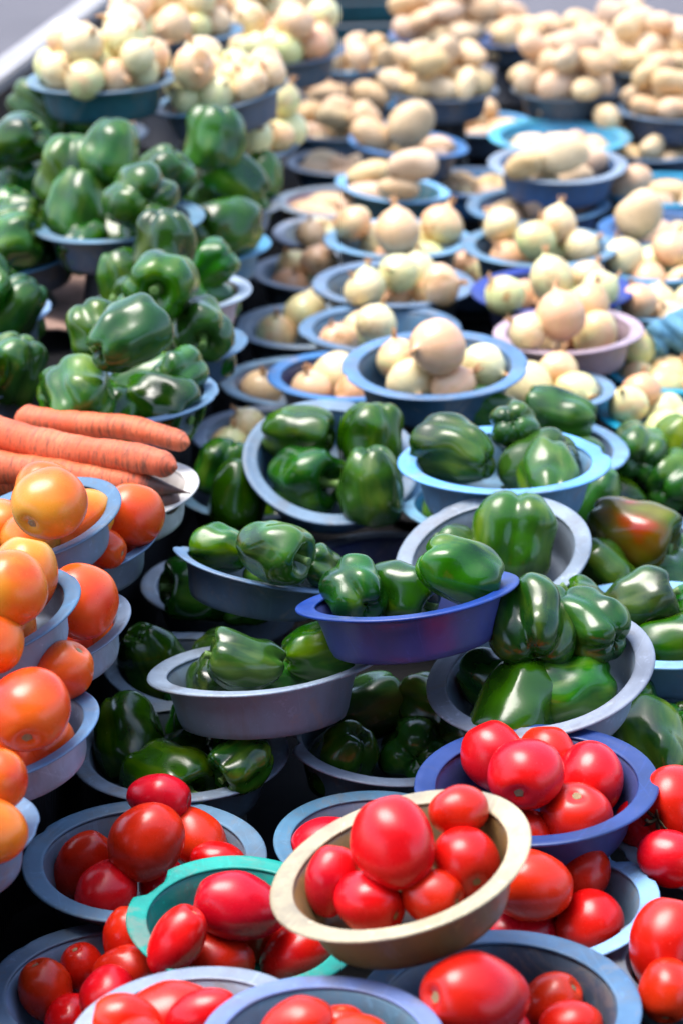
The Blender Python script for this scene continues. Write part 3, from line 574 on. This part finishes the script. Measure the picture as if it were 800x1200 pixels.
'M11': ('Q',[(650,180,54,1,(1,.15,.1),1),(602,198,40,0,(.7,.3,.2),0),(690,192,40,0,(.6,.2,.2),2),(668,207,40,0,(1,.2,.2),3)],2),
'M12': ('Q',[(635,232,44,1,(.5,.6,.2),2),(592,248,36,0,(.9,.1,.2),0),(640,250,34,0,(1,0,0),1),(672,240,40,0,(.8,.2,.2),4)],2),
'M13': ('Q',[],8),
'A1': ('N',[(345,318,46,0,(-.3,.5,.6),1),(342,332,44,0,(.2,.6,.6),0),(375,305,44,1,(.2,.9,.1),2)],1),
'A2': ('N',[(325,390,48,0,(0,.7,.5),0),(358,368,52,0,(.2,.9,.1),1)],1),
'A3': ('N',[(395,438,54,0,(-.9,.2,.2),4),(365,455,48,0,(-.2,.6,.5),0)],1),
'A4': ('N',[(305,455,48,0,(.1,.6,.5),0)],2),
'A5': ('N',[(270,520,46,0,(.1,.7,.4),0),(290,498,44,0,(-.3,.5,.3),1)],1),
'A6': ('N',[(350,280,38,0,(0,.7,.5),2)],3),
'K1': ('Q',[],6),'K2': ('Q',[],6),'K3': ('Q',[],6),'K4': ('N',[],3),
'R1': ('N',[(735,475,46,0,(-.3,.5,.6),1),(757,462,44,0,(.1,.9,.2),0),(775,482,50,0,(.6,-.2,.6),2)],2),
'R2': ('N',[(745,412,46,1,(-.2,.8,.4),1),(743,440,46,0,(-.3,-.3,.8),0),(785,440,52,0,(.4,.6,.4),2)],3),
'R3': ('N',[(740,357,44,0,(-.3,.8,.2),1),(770,352,44,0,(.2,.9,.2),0)],4),
'R4': ('N',[(730,302,46,0,(-.3,.7,.3),1),(765,305,46,0,(.1,.8,.4),2),(785,292,44,1,(.3,.8,.2),0)],3),
'R5': ('Q',[(738,256,58,1,(.3,.6,.3),2),(762,275,44,0,(1,0,.2),3)],3),
'R6': ('Q',[(738,215,44,0,(.7,.3,.2),0),(778,225,40,0,(.9,.1,.1),1)],4),
'R7': ('Q',[],26),'R8': ('Q',[],24),'H1': ('Q',[],26),'H2': ('Q',[],26),'H3': ('Q',[],26),'H4': ('Q',[],14),'H5': ('Q',[],12),'H6': ('Q',[],9),
'H7': ('Q',[],22),'H8': ('Q',[],20),'H9': ('Q',[],12),'R9': ('Q',[],20),
'G17': ('P',[],0),
}

TABLE_Z, SHELF_Z = .42, .57
AWN_Y = 3.2        # depth of the added awning
SHELF_EDGE = [(1.0, -.325), (2.06, -.325), (2.10, -.285), (2.6, -.26), (2.75, -.225), (3.2, -.205), (3.6, -.165), (5.0, -.165)]
def shelf_x(y): return float(np.interp(y, [p[0] for p in SHELF_EDGE], [p[1] for p in SHELF_EDGE]))

# ------------------------------------------------------------------ setting: pavement, table, raised shelf, side board
def sheet(name, x0, x1, y0, y1, z, mat, nx=2, ny=2, amp=0.0):
    xs = np.linspace(x0, x1, nx); ys = np.linspace(y0, y1, ny)
    V = [(x, y, z + amp * (math.sin(x * 9 + y * 3) + math.sin(y * 13 - x * 5) * .6)) for y in ys for x in xs]
    Fc = [(j * nx + i, j * nx + i + 1, (j + 1) * nx + i + 1, (j + 1) * nx + i) for j in range(ny - 1) for i in range(nx - 1)]
    return mesh(name, V, Fc, mat)
g = obj('pavement', sheet('pavement', -120, 120, -60, 180, 0, mat_pave('pavement_concrete'))); g['kind'] = 'structure'
def box(name, x0, x1, y0, y1, z0, z1, mat, parent=None, bev=.004):
    bm = bmesh.new(); bmesh.ops.create_cube(bm, size=1)
    for v in bm.verts: v.co = Vector(((x0 + x1) / 2 + v.co.x * (x1 - x0), (y0 + y1) / 2 + v.co.y * (y1 - y0), (z0 + z1) / 2 + v.co.z * (z1 - z0)))
    if bev: bmesh.ops.bevel(bm, geom=bm.edges[:], offset=bev, segments=2, affect='EDGES')
    m = bpy.data.meshes.new(name); bm.to_mesh(m); bm.free(); m.materials.append(mat)
    return obj(name, m, parent)
M_PALE = mat_wood('pale_painted_board', (.22, .215, .21), (.34, .33, .325)); M_BROWN = mat_wood('dark_board', (.035, .022, .018), (.06, .04, .03)); M_LEG = mat_plain('table_leg_metal', (.2, .2, .21), .5)
TB = obj('market_table', None, None, (0.05, 3.2, 0)); TB.empty_display_size = .1
tag(TB, 'long low market table under a black cloth', 'table')
def local(o): o.location = o.location - TB.location; return o
local(box('table_top', -.70, .86, 1.30, 5.62, .37, .40, M_BROWN, TB))
for lx in (-.64, .80):
    for ly in (1.4, 3.45, 5.52): local(box('leg', lx - .025, lx + .025, ly - .025, ly + .025, 0, .372, M_LEG, TB))
# table cloth: a gently uneven sheet that hangs down over the edges
nx, ny = 60, 150; V, Fc = [], []
for j in range(ny):
    for i in range(nx):
        u = -.2 + i / (nx - 1) * 2.0 - .0; v = -.2 + j / (ny - 1) * 4.76
        x = -.72 + u * .99; y = 1.28 + v; z = TABLE_Z + .003 * math.sin(x * 21 + y * 7) + .003 * math.sin(y * 17 - x * 9)
        for lo, hi, ax in ((-.715, .875, 0), (1.285, 5.635, 1)):
            c = x if ax == 0 else y
            if c < lo: z -= (lo - c); c = lo - .012 * (1 + math.sin((y if ax == 0 else x) * 40))
            elif c > hi: z -= (c - hi); c = hi + .012 * (1 + math.sin((y if ax == 0 else x) * 40))
            if ax == 0: x = c
            else: y = c
        V.append((x, y, z - .012))
for j in range(ny - 1):
    for i in range(nx - 1): Fc.append((j * nx + i, j * nx + i + 1, (j + 1) * nx + i + 1, (j + 1) * nx + i))
tc = obj('table_cloth', mesh('table_cloth', V, Fc, M_CLOTH)); tag(tc, 'black cloth spread over the market table under the bowls', 'cloth')
# raised shelf along one side: boards under black cloth
V, Fc = [], []; ys = np.linspace(1.32, 5.0, 90)
for y in ys:
    e = shelf_x(y) + .004 * math.sin(y * 31); w1 = .004 * math.sin(y * 23); 
    V += [(e + .006, y, TABLE_Z - .01), (e + .004 + w1, y, TABLE_Z + .08), (e, y, SHELF_Z - .018), (e - .012, y, SHELF_Z - .004), (-.40, y, SHELF_Z - .004 + w1 * .4), (-.585, y, SHELF_Z - .004), (-.60, y, SHELF_Z - .03), (-.605, y, TABLE_Z - .01)]
k = 8
for i in range(len(ys) - 1):
    for j in range(k - 1): Fc.append((i * k + j, (i + 1) * k + j, (i + 1) * k + j + 1, i * k + j + 1))
Fc.append(tuple(range(k))); Fc.append(tuple(range(len(V) - 1, len(V) - k - 1, -1)))
sh = obj('raised_shelf', mesh('raised_shelf', V, Fc, M_CLOTH)); tag(sh, 'black-draped raised shelf carrying the peppers, carrots and onions', 'shelf')
# side board of the stall with a pale top rail
sb = obj('side_board', None, None, (-.62, 4.55, .40)); tag(sb, 'stall side board with shade-coloured inner face and pale top rail behind the onions', 'board'); sb.rotation_euler = (0, 0, R(-9))
box('board_panel', -.012, .012, -1.4, 1.9, 0, .275, M_BROWN, sb, .002); box('top_rail', -.03, .03, -1.42, 1.92, .277, .303, M_PALE, sb, .004)  # panel's dark brown carries the shade on the board's inner face

# ------------------------------------------------------------------ build the bowls
GEO = {}
for i, (k, (cx, cy, wd, tf, ro, c1, c2, notch, warp, ref, rest)) in enumerate(BOWLS.items()):
    z = ZMAP[k]; p = at(cx, cy, z); D = wd * ((z - CAM_Z) / ray(cx, cy).z) / FPX
    q = Quaternion((0, 1, 0), R(ro)) @ Quaternion((1, 0, 0), R(tf)); n = q @ Vector((0, 0, 1))
    dep = DEPTH * D / 2; base = p - n * dep
    o = obj('bowl', None, None, base, q); o.empty_display_size = .03
    tag(o, (ref + ' ' + rest).strip(), 'bowl', 'bowls of produce on the stall')
    (bv, bf), (rv, rf) = make_bowl(D, 100 + i, warp, notch, chips=c2 not in ('cream', 'royal', 'white', 'teal'))
    obj('basin', mesh('basin', bv, bf, BM[c1]), o); obj('rim', mesh('rim', rv, rf, BM[c2]), o)
    GEO[k] = dict(o=o, base=base, q=q, n=n, D=D, R=D / 2, h=dep, ref=ref, rim=p)

def bowl_rad(g, zl):      # outer wall radius at local height
    f = min(max(zl / g['h'], 0), 1); return g['R'] * (.73 + .14 * f) if f < .93 else g['R']
def hits_bowl(pos, r, own):
    for k, g in GEO.items():
        if k == own: continue
        if (pos - g['base']).length > g['R'] + .12: continue
        l = g['q'].inverted() @ (pos - g['base'])
        if -r * .75 < l.z < g['h'] + r * .1:
            if math.hypot(l.x, l.y) < bowl_rad(g, l.z) + r * (.8 if l.z > 0 else .3): return True
    return False

# ------------------------------------------------------------------ fill them: spheres settle in each bowl, listed pieces pulled to where they lie
SIZE = {'P': .070, 'T': .058, 'O': .062, 'X': .062, 'N': .062, 'Q': .058}
PLACED = []
def settle(k):
    kind, listed, auto = ITEMS[k]; listed = [(*t[:4], tuple(-c for c in t[4]), *t[5:]) if kind == 'P' and t[4][1] > .6 and t[4][2] > -.4 else t for t in listed]; g = GEO[k]; h, Rb = g['h'], g['R']; qi = g['q'].inverted(); eye = qi @ (EYE - g['base'])
    rg = random.Random(sum(map(ord, k)) * 7 + len(k)); P, T, Rr, meta = [], [], [], []
    wall = lambda z: Rb * (.712 + .10 * min(max(z / h, 0), 1))
    fl = .022 * Rb
    def limit(z, r):
        r = r * {'P': 1.06, 'N': 1.04}.get(kind, 1.0)
        if z < h: return max(wall(z) - r, .004)
        if z < h + r * .6: return wall(h) - r * math.sqrt(max(0, 1 - ((z - h) / r) ** 2))
        return max(.95 * Rb - (z - h - r * .6) * .6, .01)
    dist = (g['rim'] - EYE).dot(ray(400, 600))
    for it in listed:
        x, y, d = it[0], it[1], it[2]; dia = d * dist / FPX; r = dia / 2
        zl = fl + r * (1 + 1.25 * it[3]); rl = qi @ ray(x, y); zm = max(zl, h + r * .8)
        while True:      # climb along the sight line until the piece clears the wall
            p = eye + rl * ((zl - eye.z) / rl.z)
            if math.hypot(p.x, p.y) <= limit(zl, r * .94) or zl > zm: break
            zl += .003
        r *= (p - eye).dot(qi @ ray(400, 600)) / dist
        P.append(p); T.append(p); Rr.append(r); meta.append((it, True))
    for a in range(auto):
        dia = SIZE[kind] * rg.uniform(.86, 1.12); r = dia / 2; an = rg.uniform(0, 6.28); rad = Rb * .62 * math.sqrt(rg.random())
        p = Vector((math.cos(an) * rad, math.sin(an) * rad, fl + r + (a / 6.0) * dia * .75)); P.append(p); T.append(p); Rr.append(r); meta.append((None, False))
    n = len(P)
    if not n: return
    P = np.array([tuple(p) for p in P]); T = np.array([tuple(p) for p in T]); Rr = np.array(Rr); fix = np.array([m[1] for m in meta])
    gv = np.array(qi @ Vector((0, 0, -1))); S = Rr[:, None] + Rr[None, :]
    S = S * {'Q': .97, 'P': .86, 'N': .92}.get(kind, .86)
    for itn in range(170):
        P += gv * np.where(fix, .0004, .0022)[:, None]
        P[fix] += (T[fix] - P[fix]) * .35
        for sub in range(3):
            dlt = P[:, None, :] - P[None, :, :]; ds = np.sqrt((dlt ** 2).sum(-1)) + 1e-9
            ov = np.maximum(0, S - ds); np.fill_diagonal(ov, 0)
            P += (dlt / ds[..., None] * (ov * .45)[..., None]).sum(1) * .6
            rad = np.hypot(P[:, 0], P[:, 1]) + 1e-9
            for i in range(n):
                lim = limit(P[i, 2], Rr[i])
                if fix[i]: lim = max(lim, (.25 if P[i, 2] < h else .76) * Rb)
                if rad[i] > lim: P[i, :2] *= lim / rad[i]
            P[:, 2] = np.maximum(P[:, 2], fl + Rr * .97)
    for i in range(n):      # lift anything still biting into the wall
        while math.hypot(P[i, 0], P[i, 1]) > limit(P[i, 2], Rr[i]) + .0015 and P[i, 2] < h + Rr[i] * .75: P[i, 2] += .002
    nm, desc, cat = KIND[kind]
    tops = [i for i in range(n) if fix[i] and meta[i][0][3] >= 1]
    for i in range(n):
        wp = g['base'] + g['q'] @ Vector(P[i]); r = Rr[i]; it = meta[i][0]
        if it is None:
            if hits_bowl(wp, r, k): continue
            if any((wp - p2).length < .72 * (r + r2) for p2, r2, k2 in PLACED if k2 != k): continue
            if kind == 'P': ax = Vector((rg.uniform(-1, 1), rg.uniform(-1, 1), rg.uniform(-.9, .3)))
            elif kind == 'N': ax = Vector((rg.uniform(-1, 1), rg.uniform(-1, .6), rg.uniform(-.1, 1.2)))
            elif kind == 'Q': ax = Vector((rg.uniform(-1, 1), rg.uniform(-.6, .6), rg.uniform(-.35, .35)))
            else: ax = Vector((rg.uniform(-1, 1), rg.uniform(-1, 1), rg.uniform(-.4, .6)))
            ax.normalize(); var = rg.randrange(7); sp = None
        else: ax = camdir(it[4]); var = it[5]; sp = it[6] if len(it) > 6 else None
        PLACED.append((wp, r, k))
        d2 = desc; where = 'in the ' + g['ref']
        if sp == 'blush': d2 = 'green bell pepper turning red'
        elif sp == 'yellow': d2 = 'yellow-green bell pepper'
        elif sp == 'calyx': d2 = desc + ' with its dry green stalk'
        elif it and len(tops) == 1 and i == tops[0]: where = 'on top in the ' + g['ref']
        if it and kind != 'Q':
            a_ = camdir(it[4]); c_ = (a_.dot(CR), a_.dot(CU), a_.dot(CT))
            pose = 'showing its ' + {'N': 'neck'}.get(kind, 'stem end') if c_[2] > .5 else 'showing its rounded base' if c_[2] < -.55 else 'lying sideways' if abs(c_[0]) > .75 else 'standing upright' if c_[1] > .75 else 'set upside down' if c_[1] < -.75 else 'leaning'
            if len((d2 + ' ' + pose + ' ' + where).split()) <= 16: d2 += ' ' + pose
        lab_ = d2 + ' ' + where
        if len(lab_.split()) > 16: print('LONG', lab_)
        grp = '%s in the %s' % ({'tomato': 'tomatoes', 'potato': 'potatoes'}.get(cat, cat + 's'), g['ref'])
        place_veg(kind, wp, 2 * r * {'Q': .88, 'P': 1.12, 'N': 1.02}.get(kind, 1.03), ax, rg.uniform(0, 6.28), var, d2 + ' ' + where, grp, sp)
for k in BOWLS: settle(k)

# ------------------------------------------------------------------ carrots across the white bowl
def carrot(a, b, ra, rb_, seed, label, blunt):
    rg = random.Random(seed); a, b = Vector(a), Vector(b); L = (b - a).length; n, m = 20, 26; th = np.linspace(0, 2 * math.pi, n, endpoint=False); rows = []
    m = 90; jit = [rg.uniform(-1, 1) for _ in range(90)]
    j1, j2 = rg.uniform(0, 6), rg.uniform(0, 6); bd = rg.uniform(-.007, .007)
    for i in range(m):
        t = i / (m - 1); z = t * L
        r = ra + (rb_ - ra) * t ** 1.1
        if t < .06: r *= math.sqrt(max(.05, t / .06))
        e = .93 if blunt else .80
        if t > e: r *= max(.06, (1 - ((t - e) / (1 - e)) ** (2.2 if blunt else 1.1)))
        r *= 1 + .02 * math.sin(t * 47 + j1) + .035 * math.sin(t * 19 + j2) + .018 * jit[i]
        x0 = bd * math.sin(t * 3.1) + .002 * math.sin(t * 9 + j1)
        rows.append(np.stack([x0 + r * np.cos(th) * (1 + .04 * np.cos(2 * th + j2)), r * np.sin(th) + .002 * math.sin(t * 7 + j2), np.full(20, z)], 1))
    V, Fc = lathe(rows, n); Fc.append(tuple(range(n - 1, -1, -1))); Fc.append(tuple(range((m - 1) * n, m * n)))
    o = obj('carrot', mesh('carrot', V, Fc, M_CARD if 'dirty' in label or 'dark' in label else M_CAR), None, a, z_to((b - a).normalized(), rg.uniform(0, 6)))
    tag(o, label, 'carrot', 'carrots in the white enamel bowl')
zc = GEO['C']['rim'].z
for (x1, y1, za, x2, y2, zb, r1, r2, lab, bl) in [
    (-30, 560, -.01, 212, 592, .005, .019, .016, 'short blunt carrot with a dirty end, lowest in the white bowl', True),
    (-60, 545, .02, 224, 577, .022, .020, .012, 'carrot with a dark pointed tip in the white bowl', False),
    (-50, 500, .045, 208, 549, .052, .021, .015, 'thickest carrot lying across the white bowl', True),
    (18, 492, .03, 222, 518, .045, .016, .012, 'slim smooth carrot at the far side of the white bowl', True),
    (20, 560, -.02, 180, 570, -.02, .018, .014, 'carrot buried under the others in the white bowl', True)]:
    carrot(at(x1, y1, zc + za), at(x2, y2, zc + zb), r1, r2, int(x2 + y2), lab, bl)

# ------------------------------------------------------------------ props under raised bowls: dark upturned bowls standing on table or shelf
for k, g in GEO.items():
    b = g['base']; lowest = b.z - .6 * g['R'] * math.sqrt(max(0, 1 - g['n'].z ** 2)) - .001
    deck = SHELF_Z if b.x < shelf_x(b.y) + .06 and 1.32 < b.y < 5.0 else TABLE_Z
    ok = lowest - deck < .014
    if not ok:
        r = .42 * g['R']; free = True
        sup = sum(1 for k2, g2 in GEO.items() if k2 != k and g2['rim'].z < b.z + .02 and b.z - g2['rim'].z < .05 and (Vector((b.x, b.y)) - Vector((g2['rim'].x, g2['rim'].y))).length < g2['R'] + .6 * g['R'])
        for k2, g2 in GEO.items():
            if k2 != k and g2['rim'].z < b.z + .03 and (Vector((b.x, b.y)) - Vector((g2['rim'].x, g2['rim'].y))).length < .8 * g2['R'] + r: free = False
        for p2, r2, kk in PLACED:
            if kk != k and p2.z < b.z and math.hypot(p2.x - b.x, p2.y - b.y) < r + r2 * .6: free = False
        if deck == SHELF_Z and lowest - deck < .06: free = True
        if free:
            bx = min(b.x, shelf_x(b.y) - r) if deck == SHELF_Z else b.x
            H = lowest - deck + .002; n = 40; th = np.linspace(0, 2 * math.pi, n, endpoint=False); rows = []
            r1 = min(r * 1.5, r + .02)
            for rad, z in [(r1 * .95, .003), (r1, 0), (r1, .006), (r * 1.18, .012), (r * 1.02, H * .9), (r * .97, H), (r * .5, H), (.004, H)]: rows.append(np.stack([rad * np.cos(th), rad * np.sin(th), np.full(n, z)], 1))
            V, Fc = lathe(rows, n); Fc.append(tuple(range((len(rows) - 1) * n, len(rows) * n)))
            o = obj('upturned_bowl', mesh('upturned_bowl', V, Fc, M_PROP), None, (bx, b.y, deck))
            tag(o, ' '.join(('dark upturned bowl propping up the ' + g['ref']).split()[:16]), 'bowl', 'upturned bowls used as props')
        elif sup == 0 and not any(kk != k and abs(p2.z + r2 - b.z) < .05 and math.hypot(p2.x - b.x, p2.y - b.y) < g['R'] for p2, r2, kk in PLACED): print('UNSUPPORTED', k, round(lowest - deck, 3))

# ------------------------------------------------------------------ teal crate at the back
cp = at(428, 40, .46); cr = obj('plastic_crate', None, None, (cp.x, cp.y + .1, TABLE_Z - .005)); tag(cr, 'dark teal slatted plastic crate behind the potato bowls', 'crate')
cr.rotation_euler = (0, 0, R(8)); MT = mat_plain('crate_plastic', (.012, .07, .08), .4, .3, 60, .05)
cw, cdp, chh = .14, .10, .24
box('crate_floor', -cw, cw, -cdp, cdp, 0, .012, MT, cr, .002)
for sx in (-1, 1):
    for sy in (-1, 1): box('corner_post', sx * cw - .012, sx * cw + .012, sy * cdp - .012, sy * cdp + .012, .0, chh, MT, cr, .003)
for i in range(4):
    z0 = .03 + i * .055
    for sy in (-1, 1): box('slat', -cw + .008, cw - .008, sy * cdp - .005, sy * cdp + .005, z0, z0 + .034, MT, cr, .002)
    for sx in (-1, 1): box('slat', sx * cw - .005, sx * cw + .005, -cdp + .008, cdp - .008, z0, z0 + .034, MT, cr, .002)

# ------------------------------------------------------------------ blue cloth hanging from an onion bowl
A_, B_, C_ = at(757, 383, .575), at(835, 342, .60), at(771, 428, .50); nu, nv = 26, 22; V, Fc = [], []
for j in range(nv):
    v = j / (nv - 1)
    for i in range(nu):
        u = i / (nu - 1); top = A_.lerp(B_, u); bot = C_.lerp(B_ + Vector((.02, -.08, -.06)), u ** .8)
        p = top.lerp(bot, v) + Vector((0, -1, .3)) * (.012 * math.sin(u * 17 + v * 3) * (.4 + v) + .006 * math.sin(u * 31 - v * 9) + .03 * math.sin(v * math.pi) )
        V.append(p)
for j in range(nv - 1):
    for i in range(nu - 1): Fc.append((j * nu + i, j * nu + i + 1, (j + 1) * nu + i + 1, (j + 1) * nu + i))
bc = obj('folded_cloth', mesh('folded_cloth', V, Fc, mat_plain('blue_cloth', (.09, .24, .34), .8, .35, 90, .5))); sm = bc.modifiers.new('thickness', 'SOLIDIFY'); sm.thickness = .004
tag(bc, 'crumpled blue cloth draped over the onion bowls', 'cloth')
# ------------------------------------------------------------------ cardboard scrap between pepper bowls
c0 = at(68, 365, SHELF_Z + .012); V, Fc = [], []
for j in range(9):
    for i in range(9):
        x, y = (i - 4) * .02, (j - 4) * .035; V.append((x + .004 * math.sin(j * 2.1), y, .010 * math.sin(i * .7 + j * .4) + .012))
for j in range(8):
    for i in range(8): Fc.append((j * 9 + i, j * 9 + i + 1, j * 9 + i + 10, j * 9 + i + 9))
cb = obj('cardboard_piece', mesh('cardboard', V, Fc, mat_plain('cardboard_brown', (.32, .2, .15), .85, .25, 50, .3)), None, c0); m = cb.modifiers.new('thickness', 'SOLIDIFY'); m.thickness = .004
cb.rotation_euler = (0, 0, R(15)); tag(cb, 'scrap of brown cardboard between the pepper bowls', 'cardboard')

# ------------------------------------------------------------------ awning and curtain added out of view to shade the table's front
aw = obj('added_shade_awning', None, None, (0, -.2, 0)); tag(aw, 'grey tarpaulin awning and dark curtain added out of view to shade the table front', 'awning')
MA = mat_plain('shade_awning_tarpaulin', (.22, .24, .27), .8, .15, 8, .2)
V, Fc = [], []; nx, ny = 25, 21
for j in range(ny):
    for i in range(nx):
        u, v = i / (nx - 1), j / (ny - 1); x = -2.6 + 5.2 * u; y = -2.4 + AWN_Y * v
        V.append((x, y, 2.45 - .10 * math.sin(u * math.pi * 4) ** 2 * math.sin(v * math.pi) + .12 * math.sin(v * math.pi)))
for j in range(ny - 1):
    for i in range(nx - 1): Fc.append((j * nx + i, j * nx + i + 1, (j + 1) * nx + i + 1, (j + 1) * nx + i))
tp = obj('tarpaulin', mesh('tarpaulin', V, Fc, MA), aw); md = tp.modifiers.new('thickness', 'SOLIDIFY'); md.thickness = .004
wv = [(-2.6 + 5.2 * i / 40, -2.42 + .04 * math.sin(i * 1.3), z) for z in (.05, 1.2, 2.44) for i in range(41)]
bt = obj('added_shade_curtain', mesh('added_shade_curtain', wv, [(j * 41 + i, j * 41 + i + 1, (j + 1) * 41 + i + 1, (j + 1) * 41 + i) for j in range(2) for i in range(40)], mat_plain('shade_curtain_dark', (.05, .055, .06), .85, .2, 8, .2)), aw); bt.modifiers.new('thickness', 'SOLIDIFY').thickness = .004  # unseen curtain added behind the viewer to darken faces turned this way
for px in (-2.55, 2.55):
    for py in (-2.35, -2.45 + AWN_Y): box('pole', px - .02, px + .02, py - .02, py + .02, 0, 2.44, M_LEG, aw, .004)
